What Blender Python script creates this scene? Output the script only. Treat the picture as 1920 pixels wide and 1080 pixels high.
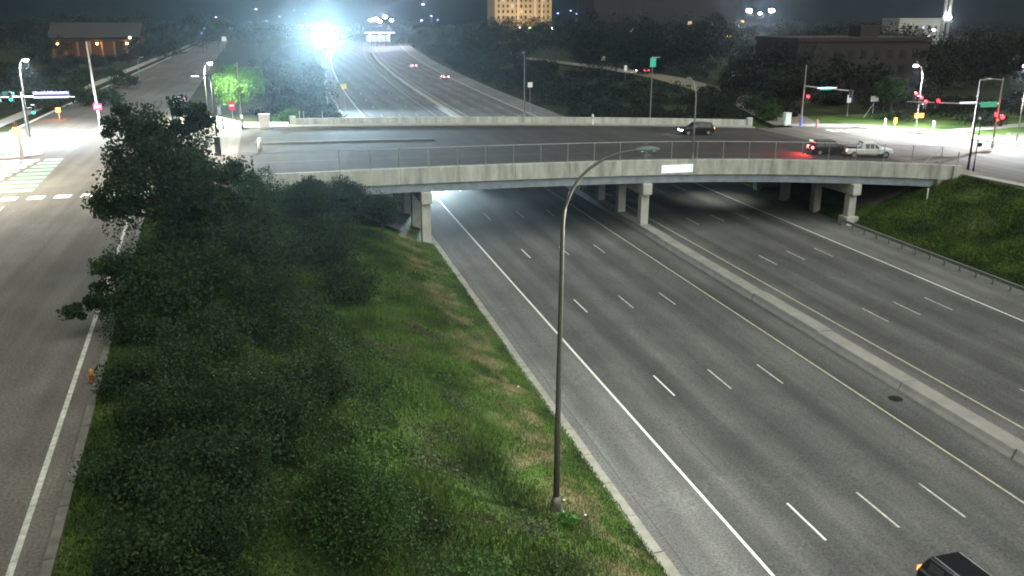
import bpy, math, random
import numpy as np
from mathutils import Vector
random.seed(7); RNG = np.random.default_rng(11)
for o in list(bpy.data.objects): bpy.data.objects.remove(o)
SC = bpy.context.scene; COL = SC.collection
rad = math.radians

# ------------------------------------------------------------------ camera, sky, moon-glow, exposure
F = 1630.0; HY = 30.0; VX = 492.0; HC = 22.5
TILT = math.atan((540 - HY) / F)
YAW = math.atan((960 - VX) / (F * math.cos(TILT) + (540 - HY) * math.sin(TILT)))
cd = bpy.data.cameras.new('camera'); cam = bpy.data.objects.new('camera', cd); COL.objects.link(cam)
cam.location = (0, 0, HC); cam.rotation_euler = (math.pi / 2 - TILT, 0, -YAW)
cd.sensor_width = 36; cd.lens = 36 * F / 1920; cd.clip_start = 0.5; cd.clip_end = 6000
SC.camera = cam
W = bpy.data.worlds.new('World'); SC.world = W; W.use_nodes = True
wn = W.node_tree; bg = wn.nodes['Background']
sky = wn.nodes.new('ShaderNodeTexSky'); sky.sky_type = 'NISHITA'; sky.sun_disc = False
SUN_EL, SUN_AZ = rad(55), rad(150)
sky.sun_elevation = SUN_EL; sky.sun_rotation = SUN_AZ
sky.air_density = 1.0; sky.dust_density = 0.0; sky.ozone_density = 6.0
tint = wn.nodes.new('ShaderNodeMix'); tint.data_type = 'RGBA'; tint.blend_type = 'MULTIPLY'; tint.inputs['Factor'].default_value = 1; tint.inputs[7].default_value = (.35, .75, 1.0, 1)
wn.links.new(sky.outputs[0], tint.inputs[6]); wn.links.new(tint.outputs[2], bg.inputs[0]); bg.inputs[1].default_value = 0.00022
sd = bpy.data.lights.new('night_glow', 'SUN'); sun = bpy.data.objects.new('night_glow', sd); COL.objects.link(sun)
sd.energy = 0.52; sd.angle = rad(100); sd.color = (0.98, 1.0, 0.9)
sdir = Vector((math.sin(SUN_AZ) * math.cos(SUN_EL), math.cos(SUN_AZ) * math.cos(SUN_EL), math.sin(SUN_EL)))
sun.rotation_euler = sdir.to_track_quat('Z', 'Y').to_euler()
SC.view_settings.view_transform = 'Standard'; SC.view_settings.look = 'None'
SC.view_settings.exposure = 3.12; SC.view_settings.gamma = 1.0
SC.cycles.filter_width = 1.9; SC.cycles.use_denoising = True
SC.cycles.max_bounces = 5; SC.cycles.transparent_max_bounces = 6
SC.cycles.sample_clamp_indirect = 4.0

# ------------------------------------------------------------------ geometry of the place
FWD = Vector((math.sin(YAW) * math.cos(TILT), math.cos(YAW) * math.cos(TILT), -math.sin(TILT)))
RGT = Vector((math.cos(YAW), -math.sin(YAW), 0)); UPV = RGT.cross(FWD)
def ray(px, py): return FWD + RGT * ((px - 960) / F) + UPV * ((540 - py) / F)
def P(px, py, z):                       # point on the level z seen in that direction of the survey photo
    d = ray(px, py); t = (z - HC) / d.z; return Vector((d.x * t, d.y * t, z))
def PY(px, py, Y):                      # point at distance Y down the freeway axis
    d = ray(px, py); t = Y / d.y; return Vector((d.x * t, Y, HC + d.z * t))
def ztop(b, py):                        # height of a vertical line standing on b up to that row
    lo, hi = -5.0, 200.0
    for _ in range(50):
        m = (lo + hi) / 2; v = Vector((b[0], b[1], m - HC))
        if 540 - F * v.dot(UPV) / v.dot(FWD) > py: lo = m
        else: hi = m
    return lo
L, R = 7.3, 6.08                        # street level west and east of the cutting
def zf(Y):                              # freeway grade line
    z = 0.0155 * (Y - 60)
    return z if z < 5.5 else 5.5 + 1.3 * (1 - math.exp(-(z - 5.5) / 1.3))
def cf(Y): return 0.00018 * max(0, Y - 185) ** 2 if Y < 900 else 0.00018 * 715 ** 2 + 0.2574 * (Y - 900)
def zd(x): return 7.35 - 0.00028 * max(0, x - 5) ** 2     # bridge deck
def yn(x): return 84.3 - 0.0053 * max(0, x - 35) ** 2      # near edge of the bridge
def yfar(x): return 131.2 - 0.13 * (x - 4)                 # far edge of the bridge
def lerp(a, b, t): return a + (b - a) * t
def sst(a, b, t): t = min(1, max(0, (t - a) / (b - a))); return t * t * (3 - 2 * t)
def xkerb(Y): return -7.35 - 0.066 * (Y - 24)               # right kerb of the frontage street
def xtl(Y): return lerp(xkerb(Y) + 1.3, -3.0 + cf(Y), sst(70, 135, Y))
def xl(Y): return 15.0 + cf(Y)
def xr(Y): return 61.2 + cf(Y)
def xtr(Y): return lerp(lerp(71.5, 80, sst(78, 125, Y)), 87, sst(125, 165, Y)) + cf(Y)
def lev(Y, right): return lerp(R if right else L, 7.0, sst(300, 520, Y))
def hgt(x, Y):
    a, b, c, d = xtl(Y), xl(Y), xr(Y), xtr(Y)
    if x <= a: return lev(Y, 0)
    if x < b:
        t = (x - a) / (b - a); return lerp(lev(Y, 0), zf(Y) + 0.1, t * (1.06 - 0.06 * t)) + 0.35 * math.sin(3.14 * t) * math.sin(x * 0.7 + Y * 0.23) * math.sin(Y * 0.31)
    if x <= c: return zf(Y)
    if x < d:
        t = (x - c) / (d - c); return lerp(zf(Y) + 0.1, lev(Y, 1), t) + 0.2 * math.sin(3.14 * t) * math.sin(x + Y * 0.4)
    return lev(Y, 1)

# ------------------------------------------------------------------ materials
MATS = {}
def mat(name, col, rough=0.8, metal=0.0, var=0.0, scale=2.0, bump=0.0, emit=None, es=0.0, stretch=(1, 1, 1), col2=None, island=0.0, alpha=1.0, trans=0.0, spec=0.4):
    if name in MATS: return MATS[name]
    m = bpy.data.materials.new(name); m.use_nodes = True; n = m.node_tree; b = n.nodes['Principled BSDF']
    b.inputs['Base Color'].default_value = (*col, 1); b.inputs['Roughness'].default_value = rough; b.inputs['Metallic'].default_value = metal
    b.inputs['Specular IOR Level'].default_value = spec
    if var > 0 or col2 or island > 0:
        geo = n.nodes.new('ShaderNodeNewGeometry')
        mp = n.nodes.new('ShaderNodeMapping'); mp.inputs['Scale'].default_value = stretch
        n.links.new(geo.outputs['Position'], mp.inputs['Vector'])
        nz = n.nodes.new('ShaderNodeTexNoise'); nz.inputs['Scale'].default_value = scale; nz.inputs['Detail'].default_value = 6; nz.inputs['Roughness'].default_value = 0.62
        n.links.new(mp.outputs[0], nz.inputs['Vector'])
        rp = n.nodes.new('ShaderNodeValToRGB'); rp.color_ramp.elements[0].position = 0.3; rp.color_ramp.elements[1].position = 0.7
        c2 = col2 or col
        rp.color_ramp.elements[0].color = (*[max(0, c * (1 - var)) for c in col], 1)
        rp.color_ramp.elements[1].color = (*[c * (1 + var) for c in c2], 1)
        n.links.new(nz.outputs[0], rp.inputs[0]); out = rp.outputs[0]
        if island > 0:
            mm = n.nodes.new('ShaderNodeMapRange'); mm.inputs['To Min'].default_value = 1 - island; mm.inputs['To Max'].default_value = 1 + island
            n.links.new(geo.outputs['Random Per Island'], mm.inputs['Value'])
            mx = n.nodes.new('ShaderNodeMix'); mx.data_type = 'RGBA'; mx.blend_type = 'MULTIPLY'; mx.inputs['Factor'].default_value = 1
            n.links.new(out, mx.inputs[6]); n.links.new(mm.outputs[0], mx.inputs[7]); out = mx.outputs[2]
        n.links.new(out, b.inputs['Base Color'])
        if bump > 0:
            bn = n.nodes.new('ShaderNodeTexNoise'); bn.inputs['Scale'].default_value = scale * 9; bn.inputs['Detail'].default_value = 4
            n.links.new(geo.outputs['Position'], bn.inputs['Vector'])
            bp = n.nodes.new('ShaderNodeBump'); bp.inputs['Strength'].default_value = bump; bp.inputs['Distance'].default_value = 0.05
            n.links.new(bn.outputs[0], bp.inputs['Height']); n.links.new(bp.outputs[0], b.inputs['Normal'])
    if emit: b.inputs['Emission Color'].default_value = (*emit, 1); b.inputs['Emission Strength'].default_value = es
    if trans > 0:
        t = n.nodes.new('ShaderNodeBsdfTranslucent'); ms = n.nodes.new('ShaderNodeMixShader'); ms.inputs[0].default_value = trans
        src = b.inputs['Base Color'].links[0].from_socket if b.inputs['Base Color'].links else None
        if src: n.links.new(src, t.inputs['Color'])
        else: t.inputs['Color'].default_value = (*col, 1)
        n.links.new(b.outputs[0], ms.inputs[1]); n.links.new(t.outputs[0], ms.inputs[2]); n.links.new(ms.outputs[0], n.nodes['Material Output'].inputs[0])
    MATS[name] = m; return m

def asphalt(name, base, tint=(1, 1, 1), lanes=None):
    m = bpy.data.materials.new(name); m.use_nodes = True; n = m.node_tree; b = n.nodes['Principled BSDF']
    N = n.nodes.new; lk = n.links.new
    geo = N('ShaderNodeNewGeometry')
    def noise(sc, st, det=5):
        mp = N('ShaderNodeMapping'); mp.inputs['Scale'].default_value = st; lk(geo.outputs['Position'], mp.inputs[0])
        z = N('ShaderNodeTexNoise'); z.inputs['Scale'].default_value = sc; z.inputs['Detail'].default_value = det; lk(mp.outputs[0], z.inputs['Vector']); return z.outputs[0]
    def mr(s, a, c):
        r = N('ShaderNodeMapRange'); r.inputs['From Min'].default_value = 0.25; r.inputs['From Max'].default_value = 0.75; r.inputs['To Min'].default_value = a; r.inputs['To Max'].default_value = c; lk(s, r.inputs['Value']); return r.outputs[0]
    def mul(a, c):
        q = N('ShaderNodeMath'); q.operation = 'MULTIPLY'; lk(a, q.inputs[0]); lk(c, q.inputs[1]); return q.outputs[0]
    f = mul(mr(noise(0.09, (1, 1, 1)), 0.78, 1.22), mr(noise(1.0, (0.9, 0.03, 1)), 0.74, 1.26))
    f = mul(f, mr(noise(9, (1, 1, 1), 4), 0.58, 1.42)); f = mul(f, mr(noise(0.6, (1, 0.5, 1), 8), 0.86, 1.14))
    if lanes:                                    # polished wheel tracks and oil strip down each lane
        sp = N('ShaderNodeSeparateXYZ'); lk(geo.outputs['Position'], sp.inputs[0])
        q = N('ShaderNodeMath'); q.operation = 'ADD'; q.inputs[1].default_value = -lanes[0]; lk(sp.outputs[0], q.inputs[0])
        w = N('ShaderNodeMath'); w.operation = 'MULTIPLY'; w.inputs[1].default_value = 2 * math.pi / lanes[1]; lk(q.outputs[0], w.inputs[0])
        s = N('ShaderNodeMath'); s.operation = 'COSINE'; lk(w.outputs[0], s.inputs[0])
        r = N('ShaderNodeMapRange'); r.inputs['From Min'].default_value = -1; r.inputs['To Min'].default_value = 0.8; r.inputs['To Max'].default_value = 1.16; lk(s.outputs[0], r.inputs['Value'])
        f = mul(f, r.outputs[0])
    vm = N('ShaderNodeMix'); vm.data_type = 'RGBA'; vm.blend_type = 'MULTIPLY'; vm.inputs['Factor'].default_value = 1
    vm.inputs[6].default_value = (base * tint[0], base * tint[1], base * tint[2], 1); lk(f, vm.inputs[7]); lk(vm.outputs[2], b.inputs['Base Color'])
    b.inputs['Roughness'].default_value = 0.88; b.inputs['Specular IOR Level'].default_value = 0.15
    bp = N('ShaderNodeBump'); bp.inputs['Strength'].default_value = 0.3; bp.inputs['Distance'].default_value = 0.02; lk(noise(30, (1, 1, 1), 3), bp.inputs['Height']); lk(bp.outputs[0], b.inputs['Normal'])
    return m
M_FWY = asphalt('freeway_pavement', 0.085, (1.0, 1.0, 0.97), (21.1, 3.85))
M_SHLD = asphalt('shoulder_pavement', 0.115, (1.0, 1.0, 0.97))
M_ST = asphalt('street_asphalt', 0.085, (1.08, 1.0, 0.86))
M_DECK = asphalt('deck_asphalt', 0.036, (1.08, 1.0, 0.92))
M_CONC = mat('concrete', (0.42, 0.415, 0.38), 0.85, var=0.22, scale=0.8, bump=0.25)
M_CONC2 = mat('weathered_concrete', (0.25, 0.245, 0.215), 0.85, var=0.35, scale=1.6, bump=0.35, stretch=(1, 1, 0.35))
M_PAR = mat('parapet_concrete', (0.39, 0.40, 0.355), 0.85, var=0.4, scale=0.9, bump=0.3, stretch=(1.3, 1.3, 0.3))
M_GIRD = mat('girder_paint', (0.24, 0.28, 0.31), 0.6, var=0.25, scale=1.2)
M_WALK = mat('sidewalk_concrete', (0.26, 0.25, 0.225), 0.85, var=0.2, scale=1.0, bump=0.2)
M_PAINTW = mat('white_road_paint', (0.62, 0.62, 0.58), 0.6, var=0.25, scale=5)
M_PAINTO = mat('worn_white_paint', (0.38, 0.38, 0.34), 0.7, var=0.4, scale=4)
M_PAINTY = mat('worn_yellow_paint', (0.38, 0.36, 0.28), 0.7, var=0.3, scale=4)
M_PAINTG = mat('green_bike_paint', (0.12, 0.34, 0.15), 0.7, var=0.25, scale=3)
M_STEEL = mat('galvanised_steel', (0.33, 0.34, 0.34), 0.45, 0.6, var=0.15, scale=3)
M_POLE = mat('pole_bronze', (0.085, 0.082, 0.07), 0.6, 0.1, var=0.2, scale=2)
M_POLEG = mat('pole_grey', (0.26, 0.26, 0.25), 0.5, 0.4, var=0.15, scale=2)
M_BLACK = mat('black_metal', (0.012, 0.012, 0.014), 0.45)
M_WHITE = mat('white_sheet', (0.8, 0.8, 0.78), 0.6, var=0.06, scale=2)
M_CAB = mat('cabinet_paint', (0.62, 0.58, 0.55), 0.5, var=0.08, scale=3)
M_RED = mat('red_sign', (0.55, 0.03, 0.07), 0.5, var=0.1, scale=6)
M_GSIGN = mat('green_sign', (0.02, 0.42, 0.27), 0.5, var=0.08, scale=4)
M_YSIGN = mat('yellow_sign', (0.7, 0.5, 0.02), 0.5, var=0.1, scale=4)
M_BARK = mat('bark', (0.035, 0.031, 0.022), 0.9, var=0.4, scale=6, bump=0.5)
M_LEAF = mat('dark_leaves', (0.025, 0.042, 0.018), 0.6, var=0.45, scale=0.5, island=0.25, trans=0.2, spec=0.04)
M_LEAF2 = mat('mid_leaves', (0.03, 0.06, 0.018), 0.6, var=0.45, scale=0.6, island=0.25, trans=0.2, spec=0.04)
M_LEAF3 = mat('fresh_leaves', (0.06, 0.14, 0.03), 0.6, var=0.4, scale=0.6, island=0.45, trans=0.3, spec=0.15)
M_LEAFF = mat('unlit_far_leaves', (0.014, 0.02, 0.012), 0.7, var=0.5, scale=0.15, island=0.25, trans=0.2, spec=0.1)  # distant foliage, its unlit night darkness put into the colour
M_WEED = mat('grey_weeds', (0.06, 0.068, 0.04), 0.7, var=0.4, scale=0.5, island=0.25, trans=0.2, spec=0.1)
M_GLASS = mat('dark_glass', (0.012, 0.014, 0.018), 0.08, spec=0.6)
M_TYRE = mat('tyre_rubber', (0.012, 0.012, 0.012), 0.85)
M_RIM = mat('wheel_rim', (0.35, 0.35, 0.36), 0.35, 0.7)
M_ORANGE = mat('hydrant_orange', (0.26, 0.14, 0.04), 0.5, var=0.15, scale=20)
M_RED2 = mat('hydrant_red', (0.2, 0.06, 0.04), 0.5, var=0.15, scale=20)
def glow(name, col, s): return mat(name, (0.02, 0.02, 0.02), 0.5, emit=col, es=s)
G_LAMP = glow('lamp_glow', (0.75, 0.85, 1.0), 150); G_VIO = glow('violet_lamp_glow', (0.45, 0.38, 1.0), .6)
G_MAST = glow('dazzling_glow', (0.62, 0.85, 1.0), 300)
G_RED = glow('red_light', (1.0, 0.012, 0.02), 2.2); G_ORA = glow('orange_light', (1.0, 0.17, 0.015), 2.4)
G_GRN = glow('green_light', (0.03, 1.0, 0.4), .5); G_AMB = glow('amber_light', (1.0, 0.35, 0.04), .6)
G_HEAD = glow('headlight', (0.85, 0.85, 1.0), 8); G_TAIL = glow('tail_light', (1.0, 0.05, 0.04), 1.2)
G_SIGN = glow('lit_sign', (0.85, 0.88, 1.0), 0.22); G_WARM = glow('warm_lamp', (1.0, 0.55, 0.12), 6)
G_WIN = glow('lit_window', (1.0, 0.75, 0.45), 0.12); G_WINC = glow('cool_lit_window', (0.8, 0.9, 1.0), 0.15)

def grass_mat(name):
    m = bpy.data.materials.new(name); m.use_nodes = True; n = m.node_tree; b = n.nodes['Principled BSDF']; N = n.nodes.new; lk = n.links.new
    geo = N('ShaderNodeNewGeometry'); sp = N('ShaderNodeSeparateXYZ'); lk(geo.outputs['Position'], sp.inputs[0])
    def noise(sc, det=5, off=0.0):
        mp = N('ShaderNodeMapping'); mp.inputs['Location'].default_value = (off, off, off); lk(geo.outputs['Position'], mp.inputs[0])
        z = N('ShaderNodeTexNoise'); z.inputs['Scale'].default_value = sc; z.inputs['Detail'].default_value = det; lk(mp.outputs[0], z.inputs['Vector']); return z.outputs[0]
    def ramp(s, stops):
        r = N('ShaderNodeValToRGB'); e = r.color_ramp.elements; e[0].position, e[0].color = stops[0][0], (*stops[0][1], 1); e[1].position, e[1].color = stops[-1][0], (*stops[-1][1], 1)
        for p, c in stops[1:-1]: q = e.new(p); q.color = (*c, 1)
        lk(s, r.inputs[0]); return r.outputs[0]
    base = ramp(noise(0.22), [(0.3, (0.020, 0.038, 0.011)), (0.43, (0.042, 0.070, 0.020)), (0.55, (0.064, 0.112, 0.024)), (0.68, (0.082, 0.092, 0.045))])
    dry = ramp(noise(0.9, 6, 40), [(0.3, (0.10, 0.11, 0.045)), (0.7, (0.21, 0.18, 0.10))])
    # dry strip beside the mown verge (x about 10.5 to 13.5), broken up by noise
    wob = N('ShaderNodeMath'); wob.operation = 'MULTIPLY_ADD'; wob.inputs[1].default_value = 5.0; lk(noise(0.35, 4, 9), wob.inputs[0]); lk(sp.outputs[0], wob.inputs[2])
    band = ramp_f = N('ShaderNodeValToRGB'); e = ramp_f.color_ramp.elements
    nm = N('ShaderNodeMapRange'); nm.inputs['From Min'].default_value = 12.6; nm.inputs['From Max'].default_value = 17.2; lk(wob.outputs[0], nm.inputs['Value']); lk(nm.outputs[0], ramp_f.inputs[0])
    e[0].position = 0; e[0].color = (0, 0, 0, 1); e[1].position = 1; e[1].color = (0, 0, 0, 1)
    q = e.new(0.35); q.color = (1, 1, 1, 1); q = e.new(0.72); q.color = (1, 1, 1, 1); q = e.new(0.8); q.color = (0, 0, 0, 1)
    hb = N('ShaderNodeMath'); hb.operation = 'MULTIPLY'; lk(band.outputs[0], hb.inputs[0])
    nb = N('ShaderNodeMapRange'); nb.inputs['From Min'].default_value = 0.42; nb.inputs['From Max'].default_value = 0.6; lk(noise(0.5, 5, 3), nb.inputs['Value']); lk(nb.outputs[0], hb.inputs[1])
    mx = N('ShaderNodeMix'); mx.data_type = 'RGBA'; lk(hb.outputs[0], mx.inputs['Factor']); lk(base, mx.inputs[6]); lk(dry, mx.inputs[7])
    isl = N('ShaderNodeMapRange'); isl.inputs['To Min'].default_value = 0.7; isl.inputs['To Max'].default_value = 1.3; lk(geo.outputs['Random Per Island'], isl.inputs['Value'])
    m2 = N('ShaderNodeMix'); m2.data_type = 'RGBA'; m2.blend_type = 'MULTIPLY'; m2.inputs['Factor'].default_value = 1; lk(mx.outputs[2], m2.inputs[6]); lk(isl.outputs[0], m2.inputs[7])
    lk(m2.outputs[2], b.inputs['Base Color']); b.inputs['Roughness'].default_value = 0.8; b.inputs['Specular IOR Level'].default_value = 0.1
    bp = N('ShaderNodeBump'); bp.inputs['Strength'].default_value = 0.6; bp.inputs['Distance'].default_value = 0.15; lk(noise(5, 5), bp.inputs['Height']); lk(bp.outputs[0], b.inputs['Normal'])
    return m
M_GRASS = grass_mat('bank_grass'); M_GROUND = grass_mat('ground_grass')
M_FARDARK = mat('unlit_far_ground', (.014, .018, .009), .95, var=.5, scale=.15, bump=.6, col2=(.026, .032, .015), spec=.05)  # ground beyond the overpass, darkness of the unlit distance put into its colour
M_LAWN = mat('lawn_green', (0.05, 0.13, 0.02), 0.8, var=0.3, scale=1.5, bump=0.5, island=0.4)

# ------------------------------------------------------------------ mesh helpers
def tag(o, label=None, cat=None, group=None, kind=None):
    if label: o['label'] = label
    if cat: o['category'] = cat
    if group: o['group'] = group
    if kind: o['kind'] = kind
    return o
def thing(name, label, cat, loc=(0, 0, 0), rz=0.0, group=None):
    o = bpy.data.objects.new(name, None); COL.objects.link(o); o.location = loc; o.rotation_euler = (0, 0, rz); o.empty_display_size = 0.2
    return tag(o, label, cat, group)
def link(name, me, parent=None):
    o = bpy.data.objects.new(name, me); COL.objects.link(o)
    if parent: o.parent = parent
    return o
class MB:
    def __init__(s): s.v = []; s.f = []
    def add(s, vs, fs):
        k = len(s.v); s.v += [tuple(v) for v in vs]; s.f += [tuple(i + k for i in f) for f in fs]; return s
    def box(s, x0, x1, y0, y1, z0, z1, ch=0.0):
        if ch <= 0:
            return s.add([(x0, y0, z0), (x1, y0, z0), (x1, y1, z0), (x0, y1, z0), (x0, y0, z1), (x1, y0, z1), (x1, y1, z1), (x0, y1, z1)],
                         [(0, 3, 2, 1), (4, 5, 6, 7), (0, 1, 5, 4), (1, 2, 6, 5), (2, 3, 7, 6), (3, 0, 4, 7)])
        r = []
        for z, c in ((z0, ch), (z0 + ch, 0), (z1 - ch, 0), (z1, ch)):
            a, b, p, q = x0 + c, x1 - c, y0 + c, y1 - c; e = ch * 0.7
            r.append([(a + e, p, z), (b - e, p, z), (b, p + e, z), (b, q - e, z), (b - e, q, z), (a + e, q, z), (a, q - e, z), (a, p + e, z)])
        return s.loft(r, True)
    def loft(s, rings, caps=True):
        n = len(rings[0]); vs = [p for r in rings for p in r]; fs = []
        for i in range(len(rings) - 1):
            for j in range(n): fs.append((i * n + j, i * n + (j + 1) % n, (i + 1) * n + (j + 1) % n, (i + 1) * n + j))
        if caps: fs.append(tuple(range(n))[::-1]); fs.append(tuple(range((len(rings) - 1) * n, len(rings) * n)))
        return s.add(vs, fs)
    def tube(s, pts, rr, n=8):
        pts = [Vector(p) for p in pts]; rr = rr if hasattr(rr, '__len__') else [rr] * len(pts); rings = []
        for i, p in enumerate(pts):
            d = (pts[min(i + 1, len(pts) - 1)] - pts[max(i - 1, 0)]).normalized()
            a = d.cross(Vector((0, 0, 1))) if abs(d.z) < 0.95 else d.cross(Vector((0, 1, 0))); a.normalize(); b = a.cross(d)
            rings.append([p + (a * math.cos(2 * math.pi * k / n) + b * math.sin(2 * math.pi * k / n)) * rr[i] for k in range(n)])
        return s.loft(rings)
    def strip(s, A, B):                 # ribbon between two polylines
        n = len(A); return s.add(list(A) + list(B), [(i, n + i, n + i + 1, i + 1) for i in range(n - 1)])
    def bar(s, A, w, z0, z1):           # solid following polyline A (x,y,base z) with half width w
        A = [Vector(p) for p in A]; rings = []
        for i, p in enumerate(A):
            d = A[min(i + 1, len(A) - 1)] - A[max(i - 1, 0)]; nrm = Vector((-d.y, d.x, 0)).normalized() * w
            rings.append([p - nrm + Vector((0, 0, z0)), p + nrm + Vector((0, 0, z0)), p + nrm + Vector((0, 0, z1)), p - nrm + Vector((0, 0, z1))])
        return s.loft(rings)
    def sphere(s, c, r, n=10, sz=1.0):
        rings = []
        for i in range(1, n // 2):
            t = math.pi * i / (n // 2); rings.append([(c[0] + r * math.sin(t) * math.cos(2 * math.pi * k / n), c[1] + r * math.sin(t) * math.sin(2 * math.pi * k / n), c[2] + r * sz * math.cos(t)) for k in range(n)])
        return s.loft(rings[::-1])
    def prism(s, poly, z0, z1): return s.loft([[(x, y, z0) for x, y in poly], [(x, y, z1) for x, y in poly]])
    def build(s, name, m, parent=None, world=False, smooth=False):
        if world and parent: ox, oy, oz = parent.location; s.v = [(a - ox, b - oy, c - oz) for a, b, c in s.v]
        me = bpy.data.meshes.new(name); me.from_pydata(s.v, [], s.f); me.materials.append(m)
        if smooth: me.polygons.foreach_set('use_smooth', [True] * len(me.polygons))
        me.update(); return link(name, me, parent)
def fastmesh(name, verts, fv, m, parent=None):      # verts (N,3); faces all with fv corners in order
    n = len(verts); me = bpy.data.meshes.new(name); nf = n // fv
    me.vertices.add(n); me.vertices.foreach_set('co', np.asarray(verts, dtype=np.float32).ravel())
    me.loops.add(n); me.loops.foreach_set('vertex_index', np.arange(n, dtype=np.int32))
    me.polygons.add(nf); me.polygons.foreach_set('loop_start', np.arange(0, n, fv, dtype=np.int32)); me.polygons.foreach_set('loop_total', np.full(nf, fv, dtype=np.int32))
    me.materials.append(m); me.update(calc_edges=True); return link(name, me, parent)
def leaves(centres, size):                          # folded leaf-shaped faces round the given points
    n = len(centres); d = RNG.normal(size=(n, 3)); d /= np.linalg.norm(d, axis=1)[:, None]
    e = RNG.normal(size=(n, 3)); e -= d * (e * d).sum(1)[:, None]; e /= np.linalg.norm(e, axis=1)[:, None]
    s = (size * RNG.uniform(0.55, 1.35, n))[:, None]
    return np.stack([centres - d * s * 0.5, centres + e * s * 0.28, centres + d * s * 0.5, centres - e * s * 0.28], 1).reshape(-1, 3)
def copy_tree(o, parent=None):
    c = o.copy(); COL.objects.link(c); c.parent = parent
    for ch in list(o.children): copy_tree(ch, c)
    return c
def lamp(name, loc, power, col, parent, size=0.15, spot=None, aim=None, blend=0.6):
    ld = bpy.data.lights.new(name, 'SPOT' if spot else 'POINT'); ld.energy = power; ld.color = col; ld.shadow_soft_size = size
    o = bpy.data.objects.new(name, ld); COL.objects.link(o); o.parent = parent; o.location = loc
    if spot:
        ld.spot_size = rad(spot); ld.spot_blend = blend
        o.rotation_euler = Vector(aim if aim else (0, 0, -1)).to_track_quat('-Z', 'Y').to_euler()
    return o
def frange(a, b, st):
    n = max(1, int(round((b - a) / st))); return [a + (b - a) * i / n for i in range(n + 1)]

# ------------------------------------------------------------------ ground
def build_ground():
    ys = frange(-25, 140, 1.5) + frange(143, 300, 4)[0:] + frange(308, 700, 14) + frange(740, 1500, 60)
    rows = []
    for Y in ys:
        a, b, c, d = xtl(Y), xl(Y), xr(Y), xtr(Y)
        xs = [-700, -450, -300, -200, -140, -100, -75, -55, -42, -32, -24, -18, -14]
        xs = [min(x, a - 0.6 * (13 - i)) for i, x in enumerate(xs)] + [lerp(a, b, t / 18) for t in range(19)]
        row = [(x, Y, hgt(x, Y)) for x in xs]
        row += [(b + 0.3, Y, zf(Y) - 0.4), (lerp(b, c, 0.5), Y, zf(Y) - 0.4), (c - 0.3, Y, zf(Y) - 0.4)]
        xs = [lerp(c, d, t / 10) for t in range(11)] + [d + q for q in (2, 5, 10, 18, 30, 45, 65, 90, 130, 190, 280, 420, 650)]
        row += [(x, Y, hgt(x, Y)) for x in xs]
        rows.append(row)
    m = len(rows[0]); cut = next(i for i, Y in enumerate(ys) if Y > 132)
    for rws, nm, mt, lb in ((rows[:cut + 1], 'ground', M_GROUND, 'grassy ground and the near banks of the freeway cutting'), (rows[cut:], 'far_ground', M_FARDARK, 'far ground beyond the overpass, darkened in colour to read as unlit')):
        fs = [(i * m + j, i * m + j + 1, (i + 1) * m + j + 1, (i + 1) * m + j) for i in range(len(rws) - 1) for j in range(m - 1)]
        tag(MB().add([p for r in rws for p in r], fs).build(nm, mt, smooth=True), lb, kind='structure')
build_ground()

# ------------------------------------------------------------------ freeway
YS = frange(-20, 300, 5) + frange(310, 900, 15)
fw = thing('freeway', 'grey multi lane freeway running down the cutting under the overpass', None); tag(fw, kind='structure')
def fstrip(x0, x1, dz, ys=YS): return [(x0 + cf(Y), Y, zf(Y) + dz) for Y in ys], [(x1 + cf(Y), Y, zf(Y) + dz) for Y in ys]
MB().strip(*fstrip(19.2, 55.3, 0)).build('carriageway', M_FWY, fw)
MB().strip(*fstrip(15.35, 19.2, 0)).build('shoulder', M_SHLD, fw)
MB().strip(*fstrip(55.3, 61.15, 0)).build('shoulder', M_SHLD, fw)
def fline(name, x, w, m, y0=-20, y1=600): MB().strip(*fstrip(x - w / 2, x + w / 2, 0.006, frange(y0, y1, 5))).build(name, m, fw)
fline('edge_line', 19.3, 0.17, M_PAINTW); fline('edge_line', 34.4, 0.13, M_PAINTY); fline('edge_line', 40.75, 0.13, M_PAINTY); fline('edge_line', 55.2, 0.15, M_PAINTW)
dash = None
for x, y0 in ((23.05, 31.2), (27.0, 31.2), (30.65, 31.1), (44.9, 39.2), (48.4, 39.9), (51.7, 40.2)):
    k = -2
    while y0 + k * 15.93 < 300:
        yc = y0 + k * 15.93; k += 1
        if yc < 8: continue
        A, B = [(x - 0.06 + cf(y), y, zf(y) + 0.006) for y in (yc - 1.6, yc + 1.6)], [(x + 0.06 + cf(y), y, zf(y) + 0.006) for y in (yc - 1.6, yc + 1.6)]
        MB().strip(A, B).build('lane_dash', M_PAINTW if x < 24 else M_PAINTO, fw)
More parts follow.
